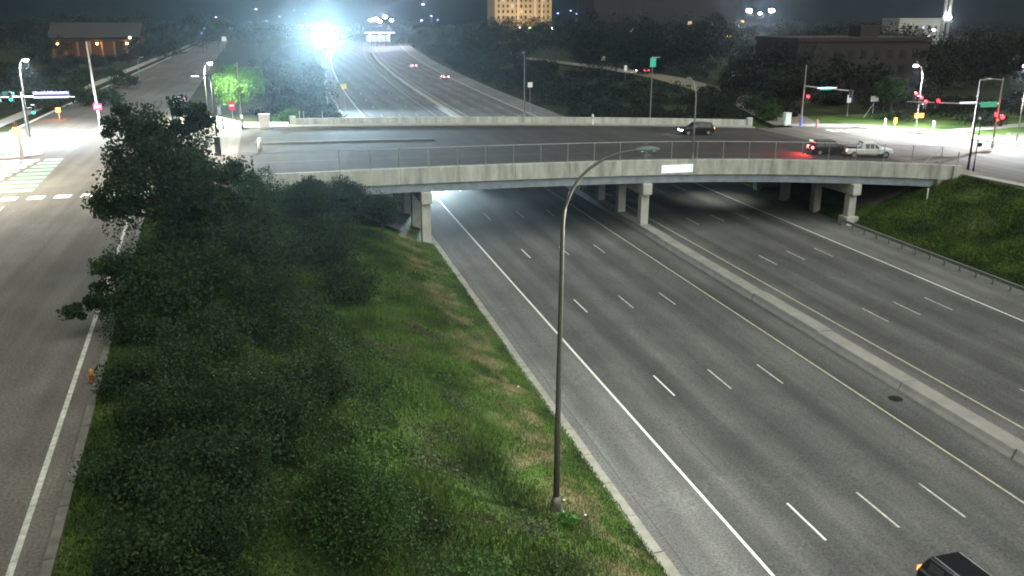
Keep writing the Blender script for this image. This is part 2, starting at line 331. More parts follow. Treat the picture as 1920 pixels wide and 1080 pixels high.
# pavement joint between carriageway and shoulder, drain by the median
MB().add([(36.2 + 0.45 * math.cos(t), 41.6 + 0.45 * math.sin(t), zf(41.6) + 0.012 + 0.0155 * 0.45 * math.sin(t)) for t in [k * math.pi / 6 for k in range(12)]], [tuple(range(12))]).build('drain_cover', M_BLACK, fw)
M_TAR = mat('tar_seal', (.045, .045, .043), .8)
MB().strip(*fstrip(15.92, 15.96, .005)).build('gutter_joint', M_TAR, fw)
for x in (23.25, 30.85, 34.75, 40.4, 48.6, 55.5): MB().strip(*fstrip(x - .015, x + .015, .005, frange(-20, 200, 5))).build('pavement_joint', M_TAR, fw)
for k in range(18):
    Yc, x0 = random.uniform(22, 100), random.choice((19.5, 23.1, 27, 30.7, 41, 45, 48.5)); n_ = random.randint(5, 10); tv = random.random() < .55
    pts = [((x0 + i * .55 if tv else x0 + random.uniform(.6, 2.6)) + random.uniform(-.08, .08), Yc + (random.uniform(-.15, .15) if tv else i * .9)) for i in range(n_)]
    if not tv: pts = [(pts[0][0] + random.uniform(-.12, .12), q[1]) for q in pts]
    ax, ay = (0, .02) if tv else (.02, 0)
    MB().strip([(x - ax, Y - ay, zf(Y - ay) + .005) for x, Y in pts], [(x + ax, Y + ay, zf(Y + ay) + .005) for x, Y in pts]).build('crack_seal', M_TAR, fw)
# kerb stones along the grass bank
kb = thing('kerb', 'pale concrete kerb stones between grass bank and freeway shoulder', None); tag(kb, kind='structure')
y = -6.0
while y < 330:
    ln = 3.05 if y < 110 else 9.0; g = 0.03
    if not (43.9 < y < 44.2):
        dx = random.uniform(-0.03, 0.03)
        A = [(15.08 + dx + cf(Y), Y, zf(Y)) for Y in (y + g, y + ln / 2, y + ln - g)]
        MB().bar(A, 0.30, -0.2, 0.10 + random.uniform(-0.012, 0.02)).build('kerb_stone', mat('kerb_concrete', (.23, .225, .19), .9, var=.25, scale=1.5, bump=.3), kb)
    y += ln
# median barrier in cast segments
mbz = thing('median_barrier', 'low concrete median barrier in long cast segments between the carriageways', 'barrier')
y = -12.0; k = 0
while y < 420:
    ln = 9.1; ys = (y + 0.04, y + ln / 2, y + ln - 0.04); rings = []; h = 0.58 + (0.05 if k % 3 == 1 else 0)
    for Y in ys:
        c = 37.95 + cf(Y) + (0.06 if k % 3 == 1 else 0); z = zf(Y)
        rings.append([(c - 0.8, Y, z - 0.05), (c - 0.78, Y, z + 0.08), (c - 0.66, Y, z + 0.3), (c - 0.6, Y, z + h - .03), (c - 0.56, Y, z + h), (c + 0.56, Y, z + h), (c + 0.6, Y, z + h - .03), (c + 0.66, Y, z + 0.3), (c + 0.78, Y, z + 0.08), (c + 0.8, Y, z - 0.05)])
    MB().loft([r[::-1] for r in rings]).build('barrier_segment', mat('barrier_concrete', (.22, .217, .195), .85, var=.2, scale=.7, bump=.25), mbz); y += ln; k += 1
# guardrail at the foot of the east bank
gr = thing('guardrail', 'steel guardrail along the foot of the grass bank past the overpass', 'guardrail')
ys = frange(10, 81, 2.0); prof = [(0.0, .5), (-.08, .55), (-.08, .60), (0, .65), (-.08, .70), (-.08, .76), (0, .81), (.03, .81), (.03, .5)]
MB().loft([[(60.0 + dx, Y, zf(Y) + dz) for dx, dz in prof][::-1] for Y in ys]).build('rail_beam', M_STEEL, gr)
for Y in ys[::1]: MB().box(60.04, 60.2, Y - .08, Y + .08, zf(Y) - 0.5, zf(Y) + .74).build('post', M_STEEL, gr)

# ------------------------------------------------------------------ streets west of the cutting
fs_ = thing('frontage_street', 'wide grey frontage street beside the shrubs on the west bank', None); tag(fs_, kind='structure')
ys = frange(-20, 84, 4)
MB().strip([(-62, Y, L + .03) for Y in ys], [(xkerb(Y), Y, L + .03) for Y in ys]).build('roadway', M_ST, fs_)
MB().strip([(xkerb(Y) - .93, Y, L + .036) for Y in ys], [(xkerb(Y) - .73, Y, L + .036) for Y in ys]).build('edge_line', M_PAINTO, fs_)
for dx in (-11.9, -12.2): MB().strip([(xkerb(Y) + dx + .8, Y, L + .036) for Y in frange(45, 80, 5)], [(xkerb(Y) + dx + .92, Y, L + .036) for Y in frange(45, 80, 5)]).build('centre_line', M_PAINTY, fs_)
y = -18.0
while y < 80:
    MB().bar([(xkerb(Y) + .17, Y, L) for Y in (y + .02, y + 3.0)], 0.15, -0.1, 0.14).build('kerb_stone', mat('dirty_kerb', (.11, .105, .09), .9, var=.3, scale=2), fs_); y += 3.04
wx = thing('west_junction', 'brightly lit street crossing at the west end of the overpass', None); tag(wx, kind='structure')
MB().add([(-120, 84, L + .03), (-11.6, 84, L + .03), (-4, 84.3, L + .03), (-4, 132, L + .03), (-14, 134.5, L + .03), (-34, 134.5, L + .03), (-120, 131, L + .03)], [tuple(range(7))]).build('roadway', M_ST, wx)
for i in range(9):                       # zebra bars, then the green cycle crossing beside them
    Y = 86.5 + i * 2.35; sh = 0.0
    MB().box(-33.5, -26.0 + i * .12, Y, Y + 1.3, L + .034, L + .038).build('zebra_bar', M_PAINTW, wx)
    MB().box(-25.4 + i * .12, -21.4 - i * .15, Y, Y + 1.3, L + .034, L + .038).build('cycle_bar', M_PAINTG, wx)
for i in range(9): MB().box(-29.6 + i * 2.15, -28.3 + i * 2.15, 82.5, 84.0, L + .034, L + .038).build('stop_block', M_PAINTW, wx)
for (a, b) in ((132.0, 132.7),): MB().box(-32, -16, a, b, L + .034, L + .038).build('stop_line', M_PAINTW, wx)
isl = MB().prism([(-44, 107.5), (-28.6, 107.5), (-25.5, 109.5), (-25.8, 112.5), (-29, 114.5), (-44, 116)], L, L + .17).build('corner_island', M_WALK); tag(isl, 'pale concrete kerbed corner island under the pedestrian signals', kind='structure')
lw = MB().prism([(-44, 108.6), (-30.0, 108.6), (-28.6, 110), (-30, 112.2), (-44, 113.6)], L + .1, L + .2).build('lawn', M_LAWN); tag(lw, 'bright green mown lawn patch on the corner island', kind='structure')
fst = thing('far_street', 'grey street running away between dark banks beyond the west crossing', None); tag(fst, kind='structure')
ys = frange(134.5, 620, 20)
MB().strip([(-34.5 - .004 * (Y - 134), Y, lev(Y, 0) + .03) for Y in ys], [(-13.8 - .018 * (Y - 134), Y, lev(Y, 0) + .03) for Y in ys]).build('roadway', M_ST, fst)
MB().strip([(-39.5 - .004 * (Y - 134), Y, lev(Y, 0) + .16) for Y in ys], [(-37.0 - .004 * (Y - 134), Y, lev(Y, 0) + .16) for Y in ys]).build('pavement', M_WALK, fst)
for sx in (-34.5,): MB().bar([(sx - .15 - .004 * (Y - 134), Y, lev(Y, 0)) for Y in ys], .15, 0, .16).build('kerb_line', M_CONC, fst)
sw = MB().prism([(-13.5, 134.8), (-9, 131.6), (-3.9, 132.2), (2.5, 131.8), (2.5, 135), (-4, 136), (-8, 146), (-13.5, 150)], L + .02, L + .17).build('corner_pavement', M_WALK); tag(sw, 'pale corner pavement beside the white cabinet', kind='structure')

# ------------------------------------------------------------------ streets east of the cutting
ex = thing('east_junction', 'dazzlingly lit junction at the east end of the overpass', None); tag(ex, kind='structure')
MB().add([(71.6, 80.6, R + .03), (73, 74, R + .03), (76, 40, R + .03), (104, 40, R + .03), (95, 92, R + .03), (92, 106, R + .03), (86, 116.5, R + .03), (78, 119.5, R + .03), (71.6, 119.2, R + .03)], [tuple(range(9))]).build('roadway', M_ST, ex)
MB().add([(96, 86, R + .026), (160, 74, R + .026), (240, 70, R + .026), (240, 92, R + .026), (160, 98, R + .026), (96, 104, R + .026)], [tuple(range(6))]).build('roadway', M_ST, ex)
MB().prism([(92.6, 106), (95.5, 92.4), (99, 92.6), (96.5, 107), (90, 118.5), (83, 121.6), (78, 121.8), (78, 119.8), (86.2, 116.9)], R, R + .16).build('pavement', M_WALK, ex)
MB().prism([(71.8, 80), (73.0, 73.8), (75.8, 42), (74.2, 42), (72, 70), (71.2, 79)], R, R + .16).build('pavement', M_WALK, ex)
MB().strip([(96.5, 107, R + .04), (120, 112, R + .04), (170, 118, R + .04)], [(95, 109.5, R + .04), (119, 115, R + .04), (170, 121.5, R + .04)]).build('footpath', M_WALK, ex)
for i in range(6): MB().box(80.5 + i * 1.6, 81.3 + i * 1.6, 112.6 - .35 * i, 115.2 - .35 * i, R + .034, R + .038).build('zebra_bar', M_PAINTO, ex)
rp = thing('slip_road', 'warm grey slip road curving away behind the east junction', None); tag(rp, kind='structure')
rl = [(76, 121.6), (79, 132), (85, 150), (94, 185), (101, 224), (102, 262), (98, 300), (92, 350)]; rr_ = [(84, 121.6), (88, 132), (94, 150), (103, 185), (109.5, 224), (110, 262), (105, 300), (99, 350)]
def hz(x, Y): return max(hgt(x, Y), lev(Y, 1) - .4)
rz = [R, R, 6.1, 6.15, 6.3, 6.5, 6.7, 6.9]
MB().strip([(x, Y, rz[i] + .08) for i, (x, Y) in enumerate(rl)], [(x, Y, rz[i] + .08) for i, (x, Y) in enumerate(rr_)]).build('roadway', mat('slip_road_surface', (.13, .115, .09), .85, var=.2, scale=.5, bump=.2), rp)

# ------------------------------------------------------------------ the overpass
br = thing('overpass_bridge', 'wide concrete overpass on square columns spanning the freeway cutting', 'bridge')
XS = frange(-4, 71.5, 3.0)
def bstrip(off_n=None, off_f=None, dz=0, xs=XS):
    A = [(x, (yn(x) + off_n) if off_n is not None else (yfar(x) - off_f[0]), zd(x) + dz) for x in xs]; return A
def ym(x, t): return lerp(yn(x), yfar(x), t)
def slab(name, t0, t1, o0, o1, z0, z1, m, xs=XS):     # solid between two offsets across the deck
    rings = [[(x, ym(x, t0) + o0, zd(x) + z0), (x, ym(x, t1) + o1, zd(x) + z0), (x, ym(x, t1) + o1, zd(x) + z1), (x, ym(x, t0) + o0, zd(x) + z1)] for x in xs]
    return MB().loft([r[::-1] for r in rings]).build(name, m, br)
slab('deck', 0, 1, .45, -.35, -.55, -.012, M_CONC)
slab('roadway', 0, 1, 3.2, -2.6, -.010, .0, M_DECK)
slab('sidewalk', 0, 0, .46, 3.18, -.010, .16, M_WALK); slab('sidewalk', 1, 1, -2.58, -.36, -.010, .16, M_WALK)
slab('median_strip', .60, .60, -.5, .5, .001, .15, mat('dull_strip', (.065, .064, .058), .9, var=.3, scale=1), frange(-2, 20, 3))
slab('parapet', 0, 0, 0, .42, -.62, .95, M_PAR); slab('parapet', 1, 1, -.34, 0, -.62, 1.0, M_PAR, frange(3.4, 71.5, 3))
for x in frange(6, 70, 5.9): MB().box(x - .015, x + .015, yn(x) - .004, yn(x) + .1, zd(x) - .6, zd(x) + .952).build('parapet_joint', M_TAR, br)
for t, xa in ((1, 3.2), (1, 71.9)):
    MB().box(xa - .55, xa + .25, yfar(xa) - .5, yfar(xa) + .1, zd(xa) - .6, zd(xa) + 1.35).build('end_post', M_PAR, br)
MB().strip([(x, ym(x, .28), zd(x) + .006) for x in XS], [(x, ym(x, .28) + .14, zd(x) + .006) for x in XS]).build('lane_line', mat('faded_paint', (.09, .09, .08), .7, var=.5, scale=2), br)
MB().strip([(x, ym(x, .78), zd(x) + .006) for x in XS], [(x, ym(x, .78) + .14, zd(x) + .006) for x in XS]).build('lane_line', mat('faded_paint', (.09, .09, .08), .7, var=.5, scale=2), br)
for i in range(9):
    t = (i + .12) / 8.3 if i else 0.0; o = 0.30 if i == 0 else 0
    slab('girder', t, t, o, o + .42, -1.50, -.551, M_GIRD, frange(2.5, 70.5, 4))
for xc, zb in ((14.3, -.1), (38.0, .2), (61.2, .2)):
    ya, yb = yn(xc) - .15, yfar(xc) - .8; zt = zd(xc) - 1.52; s = (yfar(xc) - yn(xc))
    MB().box(xc - .52, xc + .52, ya, yb, zt - 1.2, zt, 0.05).build('pier_cap', M_CONC, br)
    for k in range(7):
        yc = ya + 1.0 + k * 6.4; zg = zf(yc) - .6
        MB().box(xc - .45, xc + .45, yc - .45, yc + .45, zg, zt - 1.203, 0.06).build('column', M_CONC, br)
        if xc > 60 and k == 0:
            MB().box(xc - .75, xc + .75, yc - .8, yc + .8, zg, zf(yc) + (.95 if xc > 60 else .35 if xc < 20 else .5), 0.05).build('footing', M_CONC, br)
# abutments, slope paving, wing walls
MB().loft([[(3.2, Y, 2.5), (4.4, Y, 2.5), (4.4, Y, zd(4) - .552), (3.2, Y, zd(4) - .552)] for Y in (84.6, 130.6)]).build('abutment', M_CONC2, br)
MB().loft([[(69.2, Y, 2.0), (70.6, Y, 2.0), (70.6, Y, zd(70) - .552), (69.2, Y, zd(70) - .552)] for Y in (yn(70) + .1, 122)]).build('abutment', M_CONC2, br)
MB().add([(62.2, 82.5, zf(82) + .5), (69.15, 79.5, 5.2), (69.15, 122, 5.2), (62.2, 122, zf(122) + .5)], [(0, 1, 2, 3)]).build('slope_paving', mat('shade_toned_paving', (.09, .088, .078), .9, var=.35, scale=.8, bump=.3), br)  # paving darkened in its colour to look shaded under the deck
MB().add([(12.5, 85.5, zf(85) + 1.1), (12.5, 131, zf(131) + .9), (4.45, 131, 5.2), (4.45, 85.5, 5.2)], [(0, 1, 2, 3)]).build('slope_paving', mat('shade_toned_paving', (.09, .088, .078), .9, var=.35, scale=.8, bump=.3), br)
MB().loft([[(70.6, 77.3, 3), (70.6, 77.75, 3), (70.6, 77.75, zd(70) + .9), (70.6, 77.3, zd(70) + .9)][::-1], [(73.4, 76.2, 3), (73.4, 76.7, 3), (73.4, 76.7, R + .15), (73.4, 76.2, R + .15)][::-1]]).build('wing_wall', M_CONC, br)
# lamp fixed under the deck on the east span
uf = thing('underpass_light', 'small bracket lamp under the deck over the eastbound lanes', 'lamp', (53.0, 97, zd(53) - 1.55))
MB().box(-.3, .3, -.15, .15, -.02, .12, .03).build('housing', M_STEEL, uf); MB().box(-.25, .25, -.1, .1, -.05, -.021).build('lens', glow('underpass_glow', (.9, .95, .85), 6), uf)
lamp('underpass_lamp', (0, 0, -.2), 130, (.9, 1, .85), uf, .1, 120)
# white plate on the near parapet, its glare put in as emission
xs_ = PY(1245, 318, 83.6).x; xe_ = PY(1303, 318, 83.4).x
sg = thing('bridge_plate', 'blank glaring white plate fixed to the near parapet of the overpass', 'sign', (xs_, yn(xs_) - .08, zd(xs_)))
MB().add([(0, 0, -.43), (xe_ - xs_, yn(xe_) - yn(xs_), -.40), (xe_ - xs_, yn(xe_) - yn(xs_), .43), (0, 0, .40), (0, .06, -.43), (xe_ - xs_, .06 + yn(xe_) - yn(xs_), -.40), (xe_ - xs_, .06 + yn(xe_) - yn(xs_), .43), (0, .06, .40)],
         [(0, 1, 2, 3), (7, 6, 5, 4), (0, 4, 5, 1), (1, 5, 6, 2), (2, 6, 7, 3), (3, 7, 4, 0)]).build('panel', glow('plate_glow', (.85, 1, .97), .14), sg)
for t in (.2, .8): MB().box((xe_ - xs_) * t - .04, (xe_ - xs_) * t + .04, .02, .1, -.5, .5).build('bracket', M_STEEL, sg)
# chain link fence on the near parapet
fn = thing('chain_link_fence', 'tall chain link fence with slim steel posts on the near parapet', 'fence')
fx = frange(6, 69.5, 2.95); ft = 1.95
def fp(x, z): return (x, yn(x) + .22, zd(x) + .95 + z)
for x in fx: MB().tube([fp(x, 0), fp(x, ft)], .045, 6).build('post', M_STEEL, fn)
MB().tube([fp(x, ft - .03) for x in fx], .03, 5).build('top_rail', M_STEEL, fn)
MB().tube([fp(x, .06) for x in fx], .02, 4).build('bottom_wire', M_STEEL, fn)
wv = []
for x in np.arange(6, 69.2, .16):
    for s in (1, -1):
        x0, x1 = (x, x + 1.3) if s > 0 else (x + 1.3, x)
        a, b = np.array(fp(x0, .06)), np.array(fp(x1, ft - .05)); w = np.array([.006, 0, 0]); wv += [a - w, a + w, b + w, b - w]
tag(fastmesh('wire_mesh', np.array(wv), 4, mat('fence_wire', (.12, .12, .12), .6, .3, var=.1), fn), kind='stuff')
e = fp(69.5, 0); MB().tube([(e[0] - 2.0, e[1] + .2, e[2] + .2), (e[0], e[1], e[2] + ft)], .03, 5).build('brace', M_STEEL, fn)
MB().tube([(71.2, yn(71) + .2, R + .1), (71.2, yn(71) + .2, R + 2.5)], .05, 6).build('post', M_STEEL, fn)
# posts of the handrail on the far west corner
for px_ in (563, 571, 606):
    b = P(px_, 238, zd(5)); b.y += .3
    o = MB().tube([(0, 0, -.5), (0, 0, 2.2)], .05, 6).build('fence_post', M_STEEL); o.location = b
    tag(o, {563: 'leftmost slim steel post at the west end of the far parapet', 571: 'slim steel post just inside the far parapet end post', 606: 'slim steel post standing alone behind the far parapet'}[px_], 'post', 'slim posts behind the far parapet')

# ------------------------------------------------------------------ lamp posts
def cobra(t, h, reach, m=M_POLEG, lit=None, r=.11, rise=.6, base=True, aim=0.0):
    """tall post with a swept arm; arm towards local +x"""
    n = 10; pts = [(0, 0, 0), (0, 0, h * .45), (0, 0, h - 2.2)]
    pts += [(reach * (1 - math.cos(a)), 0, h - 2.2 + 2.2 * math.sin(a)) for a in [math.pi / 2 * k / n for k in range(1, n + 1)]]
    MB().tube(pts, [r, r * .85, r * .7] + [r * .7 - r * .3 * k / n for k in range(1, n + 1)], 10).build('pole', m, t, smooth=True)
    if base: MB().box(-r * 2, r * 2, -r * 2, r * 2, -.3, .12, .03).build('base_plate', m, t); MB().tube([(0, 0, .1), (0, 0, .7)], [r * 1.5, r * 1.1], 10).build('base_cover', m, t)
    hd = MB().loft([[(reach + x, w * c, h + zz * s_ + .02) for c, s_ in ((-1, -.3), (1, -.3), (1, .2), (.5, 1), (-.5, 1), (-1, .2))] for x, w, zz in ((-.1, .07, .06), (.15, .17, .13), (.55, .19, .14), (.8, .1, .06))]).build('luminaire', M_STEEL, t)
    MB().add([(reach + .1, -.13, h - .03), (reach + .1, .13, h - .03), (reach + .65, .13, h - .03), (reach + .65, -.13, h - .03)], [(0, 1, 2, 3)]).build('lens', lit[2] if lit else M_GLASS, t)
    if lit: MB().sphere((reach + .4, 0, h - .12), .24, 12, .6).build('drop_lens', lit[2], t)
    if lit: lamp('lamp_light', (reach + .38, 0, h - .4), lit[0], lit[1], t, .12, lit[3] if len(lit) > 3 else 150)
bp_ = Vector((11.15, 33.1, hgt(11.15, 33.1)))
lp = thing('street_lamp', 'tall bronze lamp post with swept arm standing on the grass bank', 'street lamp', bp_, rad(0))
hh = 17.25 - bp_.z; n = 12
MB().tube([(0, 0, -.3), (.02, 0, 5), (.08, 0, hh - 3.2)] + [(.08 + 3.3 * (1 - math.cos(a)) ** 1.15, 0, hh - 3.2 + 3.2 * math.sin(a)) for a in [math.pi / 2 * k / n for k in range(1, n + 1)]], [.15, .125, .09] + [.085 - .04 * k / n for k in range(1, n + 1)], 12).build('pole', M_POLE, lp, smooth=True)
MB().tube([(0, 0, -.3), (0, 0, .5), (0, 0, .75)], [.3, .24, .17], 12).build('base_cover', M_POLE, lp, smooth=True)
MB().box(-.34, .34, -.34, .34, -.4, .06, .03).build('base_plate', M_CONC2, lp)
MB().loft([[(3.25 + x, w * c, hh + zz * s_) for c, s_ in ((-1, -.3), (1, -.3), (1, .25), (.5, 1), (-.5, 1), (-1, .25))] for x, w, zz in ((-.1, .06, .06), (.2, .19, .14), (.55, .21, .16), (.95, .12, .07))]).build('luminaire', mat('luminaire_paint', (.09, .12, .125), .5, .1), lp)
MB().add([(3.4, -.15, hh - .05), (3.4, .15, hh - .05), (4.0, .15, hh - .05), (4.0, -.15, hh - .05)], [(0, 1, 2, 3)]).build('lens', glow('pale_lens', (.9, .95, 1), .3), lp)
lamp('lamp_light', (3.7, 0, hh - .11), 1900, (.97, 1, .93), lp, .05, 160)

def post(px_, py_, top, z, label, reach=1.8, rz=0.0, lit=None, m=M_POLEG, r=.1, name='street_lamp', group='street lamps'):
    b = P(px_, py_, z); t = thing(name, label, 'street lamp', b, rz, group); cobra(t, ztop(b, top) - z, reach, m, lit, r); return t
COOL = (.86, .93, 1.0)
post(1298, 300, 150, zd(43) + .9, 'slim grey lamp post on the near parapet above the white plate', 1.5, rad(90))
post(983, 217, 98, zd(37) + .9, 'slim grey lamp post behind the far parapet beside a square white sign', 1.5, rad(250))
lampL = post(57, 258, 112, L, 'brightly lit lamp post over the west junction with signal arm', .5, rad(10), (10500, COOL, G_LAMP, 165), M_POLE)
post(-190, 372, 150, L, 'warm lamp post at the near corner of the west junction', 1.2, rad(20), (6200, (1, .95, .84), G_LAMP, 165))
lampM = post(1716, 247, 122, R, 'lit lamp post above the red signals beside the young tree', .9, rad(170), (7000, COOL, G_LAMP, 145), M_POLE)
lampR = post(1905, 268, 122, R, 'lit lamp post at the right edge beyond the east junction', .7, rad(200), (9000, COOL, G_LAMP, 165), M_POLE)
post(1814, 322, 150, R, 'dark lamp post on the near side of the bright east junction', 1.2, rad(20), None, M_BLACK, .12)
post(262, 150, 108, L, 'short dim lamp post on the dark lawn left of the far street', .7, rad(10), None, M_POLEG, .1)
post(392, 232, 118, L + .02, 'lit lamp post standing against the bright green tree', .6, rad(0), (8000, (.95, 1, .8), G_LAMP, 170), M_POLE, .08)
# mast lamp beside the freeway, its glare built as a disc of lamp heads
b = P(612, 168, L); b = Vector((12.6, 203, hgt(12.6, 203)))
mz = ztop(b, 66) - b.z
ms = thing('light_mast', 'light mast beside the far freeway lanes with its glare built as a disc of lamps', 'light mast', b)
MB().tube([(0, .5, -.3), (0, .5, mz + .4)], [.16, .09], 10).build('pole', M_POLEG, ms)
for zz, hw in ((-2.0, 1.5), (-1.0, 2.3), (0, 2.6), (1.0, 2.3), (2.0, 1.5)): MB().box(-hw, hw, .12, .24, mz + zz - .07, mz + zz + .07).build('cross_arm', M_STEEL, ms)
MB().box(-.1, .1, .25, .4, mz - 2.4, mz + 2.3).build('frame_post', M_STEEL, ms)
for i in range(17):  # round cluster of heads, sized to imitate the lamp's glare
    rr2, ang2 = (0, 0) if i == 0 else (1.15, i * math.pi / 3) if i < 7 else (2.25, i * math.pi / 5)
    dx, dz = rr2 * math.cos(ang2), mz + rr2 * math.sin(ang2); q = .46 if i < 7 else .38
    h = MB().tube([(dx, .22, dz), (dx, .05, dz), (dx, -.1, dz)], [q * .5, q * .9, q], 12).build('glare_head', M_STEEL, ms)
    MB().tube([(dx, -.101, dz), (dx, -.125, dz)], q * .93, 12).build('lens', G_MAST, h)
lamp('mast_glare_beam', (0, -1.0, mz + .1), 34000, (.6, .88, 1.0), ms, .6, 40, (-0.06, -1, .03), .8)  # narrow beam towards the camera, added to make the haze glow

# black decorative pole with lamp arm by the west end
b = P(410, 292, L); hb = ztop(b, 140) - L
t = thing('traffic_pole', 'black square pole with a right angled lamp arm before the bright tree', 'traffic pole', b)
MB().tube([(0, 0, 0), (0, 0, hb)], [.13, .09], 8).build('pole', M_BLACK, t)
MB().tube([(0, 0, hb - .05), (-1.25, 0, hb - .02)], .06, 6).build('lamp_arm', M_BLACK, t)
MB().box(-2.0, -1.2, -.14, .14, hb - .1, hb + .03, .03).build('luminaire', M_BLACK, t)
MB().add([(-1.95, -.1, hb - .105), (-1.3, -.1, hb - .105), (-1.3, .1, hb - .105), (-1.95, .1, hb - .105)], [(0, 3, 2, 1)]).build('lens', G_LAMP, t)  # glowing lens added to an unlit luminaire
MB().box(-.32, .32, -.3, .3, 0, 2.2, .04).build('control_box', M_BLACK, t)
for dx, dz, w in ((.55, 5.1, .35), (.8, 3.6, .3)):
    hd = MB().box(dx - w / 2, dx + w / 2, -.18, .1, dz - .6, dz + .5, .03).build('signal_head', M_BLACK, t)
    MB().box(dx - w / 2, dx + w / 2, -.2, -.181, dz - .5, dz + .4).build('signal_face', mat('pale_visor', (.5, .48, .6), .5), hd)
MB().tube([(0, 0, 5.0), (.6, 0, 5.0)], .04, 6).build('bracket', M_BLACK, t)
lamp('lamp_light', (-1.6, 0, hb - .25), 3200, (1, .95, .82), t, .12, 165)  # light added to this unlit luminaire to brighten the frontage street

# ------------------------------------------------------------------ signals and signs
def head(t, x, y, z, lens_m, which=0, rz_face=-1, s=1.0):
    h = MB().box(x - .2 * s, x + .2 * s, y - .02, y + .28, z - .6 * s, z + .6 * s, .03).build('signal_head', M_BLACK, t)
    for k in range(3):
        c = (x, y - .03, z + (.38 - .38 * k) * s); m = lens_m if k == which else M_GLASS
        MB().tube([(c[0], y - .021, c[2]), (c[0], y - .16, c[2])], (.19 if k == which else .13) * s, 10).build('lens', m, h)
        MB().tube([(c[0], y - .02, c[2] + .1 * s), (c[0], y - .2, c[2] + .13 * s)], .05 * s, 6).build('visor', M_BLACK, h)
    if lens_m is G_RED: lamp('signal_light', (x, y - .5, z + .38 * s), 22, (1, .02, .04), t, .1)
    return h
def ped(t, x, y, z, m):
    h = MB().box(x - .26, x + .26, y, y + .24, z - .26, z + .26, .03).build('pedestrian_head', M_BLACK, t); MB().box(x - .32, x + .32, y - .12, y - .002, z - .32, z + .32).build('lens', m, h)
    if m is G_ORA: lamp('signal_light', (x, y - .45, z), 60, (1, .3, .04), t, .1)
# west signals
b = P(42, 296, L + .17)
t = thing('pedestrian_signal', 'post with a glowing orange pedestrian signal on the lawn corner', 'signal', b)
MB().tube([(0, 0, 0), (0, 0, 3.4)], [.16, .09], 8).build('pole', M_POLEG, t); ped(t, -.1, -.2, 3.05, G_ORA); MB().tube([(0, 0, 0), (0, 0, .9)], .2, 8).build('base_cover', M_POLEG, t)
MB().box(-.4, .0, -.05, .1, 3.4, 3.9, .02).build('visor_box', M_BLACK, t)
b = P(112, 224, L)
t = thing('pedestrian_signal', 'far post with a glowing orange pedestrian signal under the mast arm', 'signal', b)
MB().tube([(0, 0, 0), (0, 0, 1.8)], [.1, .07], 8).build('pole', M_POLEG, t); ped(t, 0, -.15, 1.45, G_ORA)
b = lampL.location; ma = ztop(b, 182) - L          # mast arm carried by the lit west lamp post
t = thing('mast_arm_signal', 'mast arm with green signals and a glowing white street sign at the west junction', 'signal', (b.x - .35, b.y + .4, L))
MB().tube([(0, 0, 0), (0, 0, ma + .6)], [.15, .1], 8).build('pole', M_POLEG, t)
MB().tube([(-6, 0, ma - .1), (0, 0, ma), (6.3, 0, ma - .15)], [.06, .09, .06], 8).build('mast_arm', M_POLEG, t)
s = MB().box(1.4, 5.7, -.2, -.1, ma - .25, ma + .6).build('street_sign', mat('sign_blue', (.1, .1, .3), .5), t)
MB().box(1.45, 5.65, -.22, -.201, ma + .3, ma + .55).build('lettering_band', G_SIGN, s); MB().box(1.45, 5.65, -.22, -.201, ma - .2, ma + .0).build('lettering_band', G_SIGN, s)
s = MB().box(-2.2, -.8, -.2, -.1, ma + .2, ma + .65).build('street_sign', mat('sign_teal', (.03, .12, .1), .6), t); MB().box(-3.9, -2.6, -.2, -.1, ma + .1, ma + .5).build('street_sign', M_WHITE, t)
head(t, -1.2, -.35, ma + .1, G_GRN, 2); head(t, -2.6, -.35, ma, G_GRN, 2); head(t, 1.2, -.35, ma - 1.6, G_GRN, 2); MB().tube([(0, 0, ma - 1.4), (1.2, 0, ma - 1.4)], .04, 6).build('bracket', M_POLEG, t)
b = P(190, 245, L); hb = ztop(b, 78) - L
t = thing('utility_pole', 'pale round pole carrying a small red sign beside the far street', 'pole', b)
MB().tube([(0, 0, 0), (-.35, 0, hb)], [.17, .1], 8).build('pole', M_CONC, t)
MB().box(-.55, .5, -.24, -.2, 2.9, 3.7).build('sign_panel', M_RED, t); MB().box(-.35, .3, -.25, -.241, 3.2, 3.4).build('white_bar', M_WHITE, t)
b = P(438, 236, L + .17)
t = thing('stop_sign', 'square red sign on a thin post beside the corner pavement', 'sign', b)
MB().tube([(0, 0, 0), (0, 0, 3.5)], .05, 6).build('post', M_STEEL, t); s = MB().box(-.42, .42, -.1, -.06, 2.2, 3.5).build('sign_panel', M_RED, t)
MB().box(-.3, .3, -.112, -.101, 2.75, 3.0).build('white_bar', M_WHITE, s)
b = P(455, 242, L + .17)
t = thing('push_button_post', 'short post with a white box on the corner pavement', 'post', b)
MB().tube([(0, 0, 0), (0, 0, 9)], [.07, .05], 6).build('post', M_POLEG, t); MB().box(-.16, .16, -.2, .1, 1.4, 1.9, .02).build('button_box', M_WHITE, t); MB().tube([(0, 0, 0), (0, 0, 1.3)], .13, 8).build('base_cover', M_POLE, t)
def cabinet(px_, py_, z, label, w, d, h, m):
    b = P(px_, py_, z); t = thing('utility_cabinet', label, 'cabinet', b)
    MB().box(-w / 2, w / 2, 0, d, .1, h, .03).build('body', m, t); MB().box(-w / 2 - .1, w / 2 + .1, -.1, d + .1, -.1, .1).build('plinth', M_CONC, t)
    MB().box(-w / 2 + .06, w / 2 - .06, -.025, -.002, .2, h - .1).build('door', m, t); MB().box(w / 2 - .2, w / 2 - .15, -.05, -.026, h * .5, h * .5 + .18).build('handle', M_STEEL, t)
    MB().box(-w / 2 - .05, w / 2 + .05, -.05, d + .05, h, h + .05).build('lid', m, t)
cabinet(497, 240, L + .17, 'pale pinkish utility cabinet on the corner by the far parapet', 1.45, .8, 1.85, M_CAB)
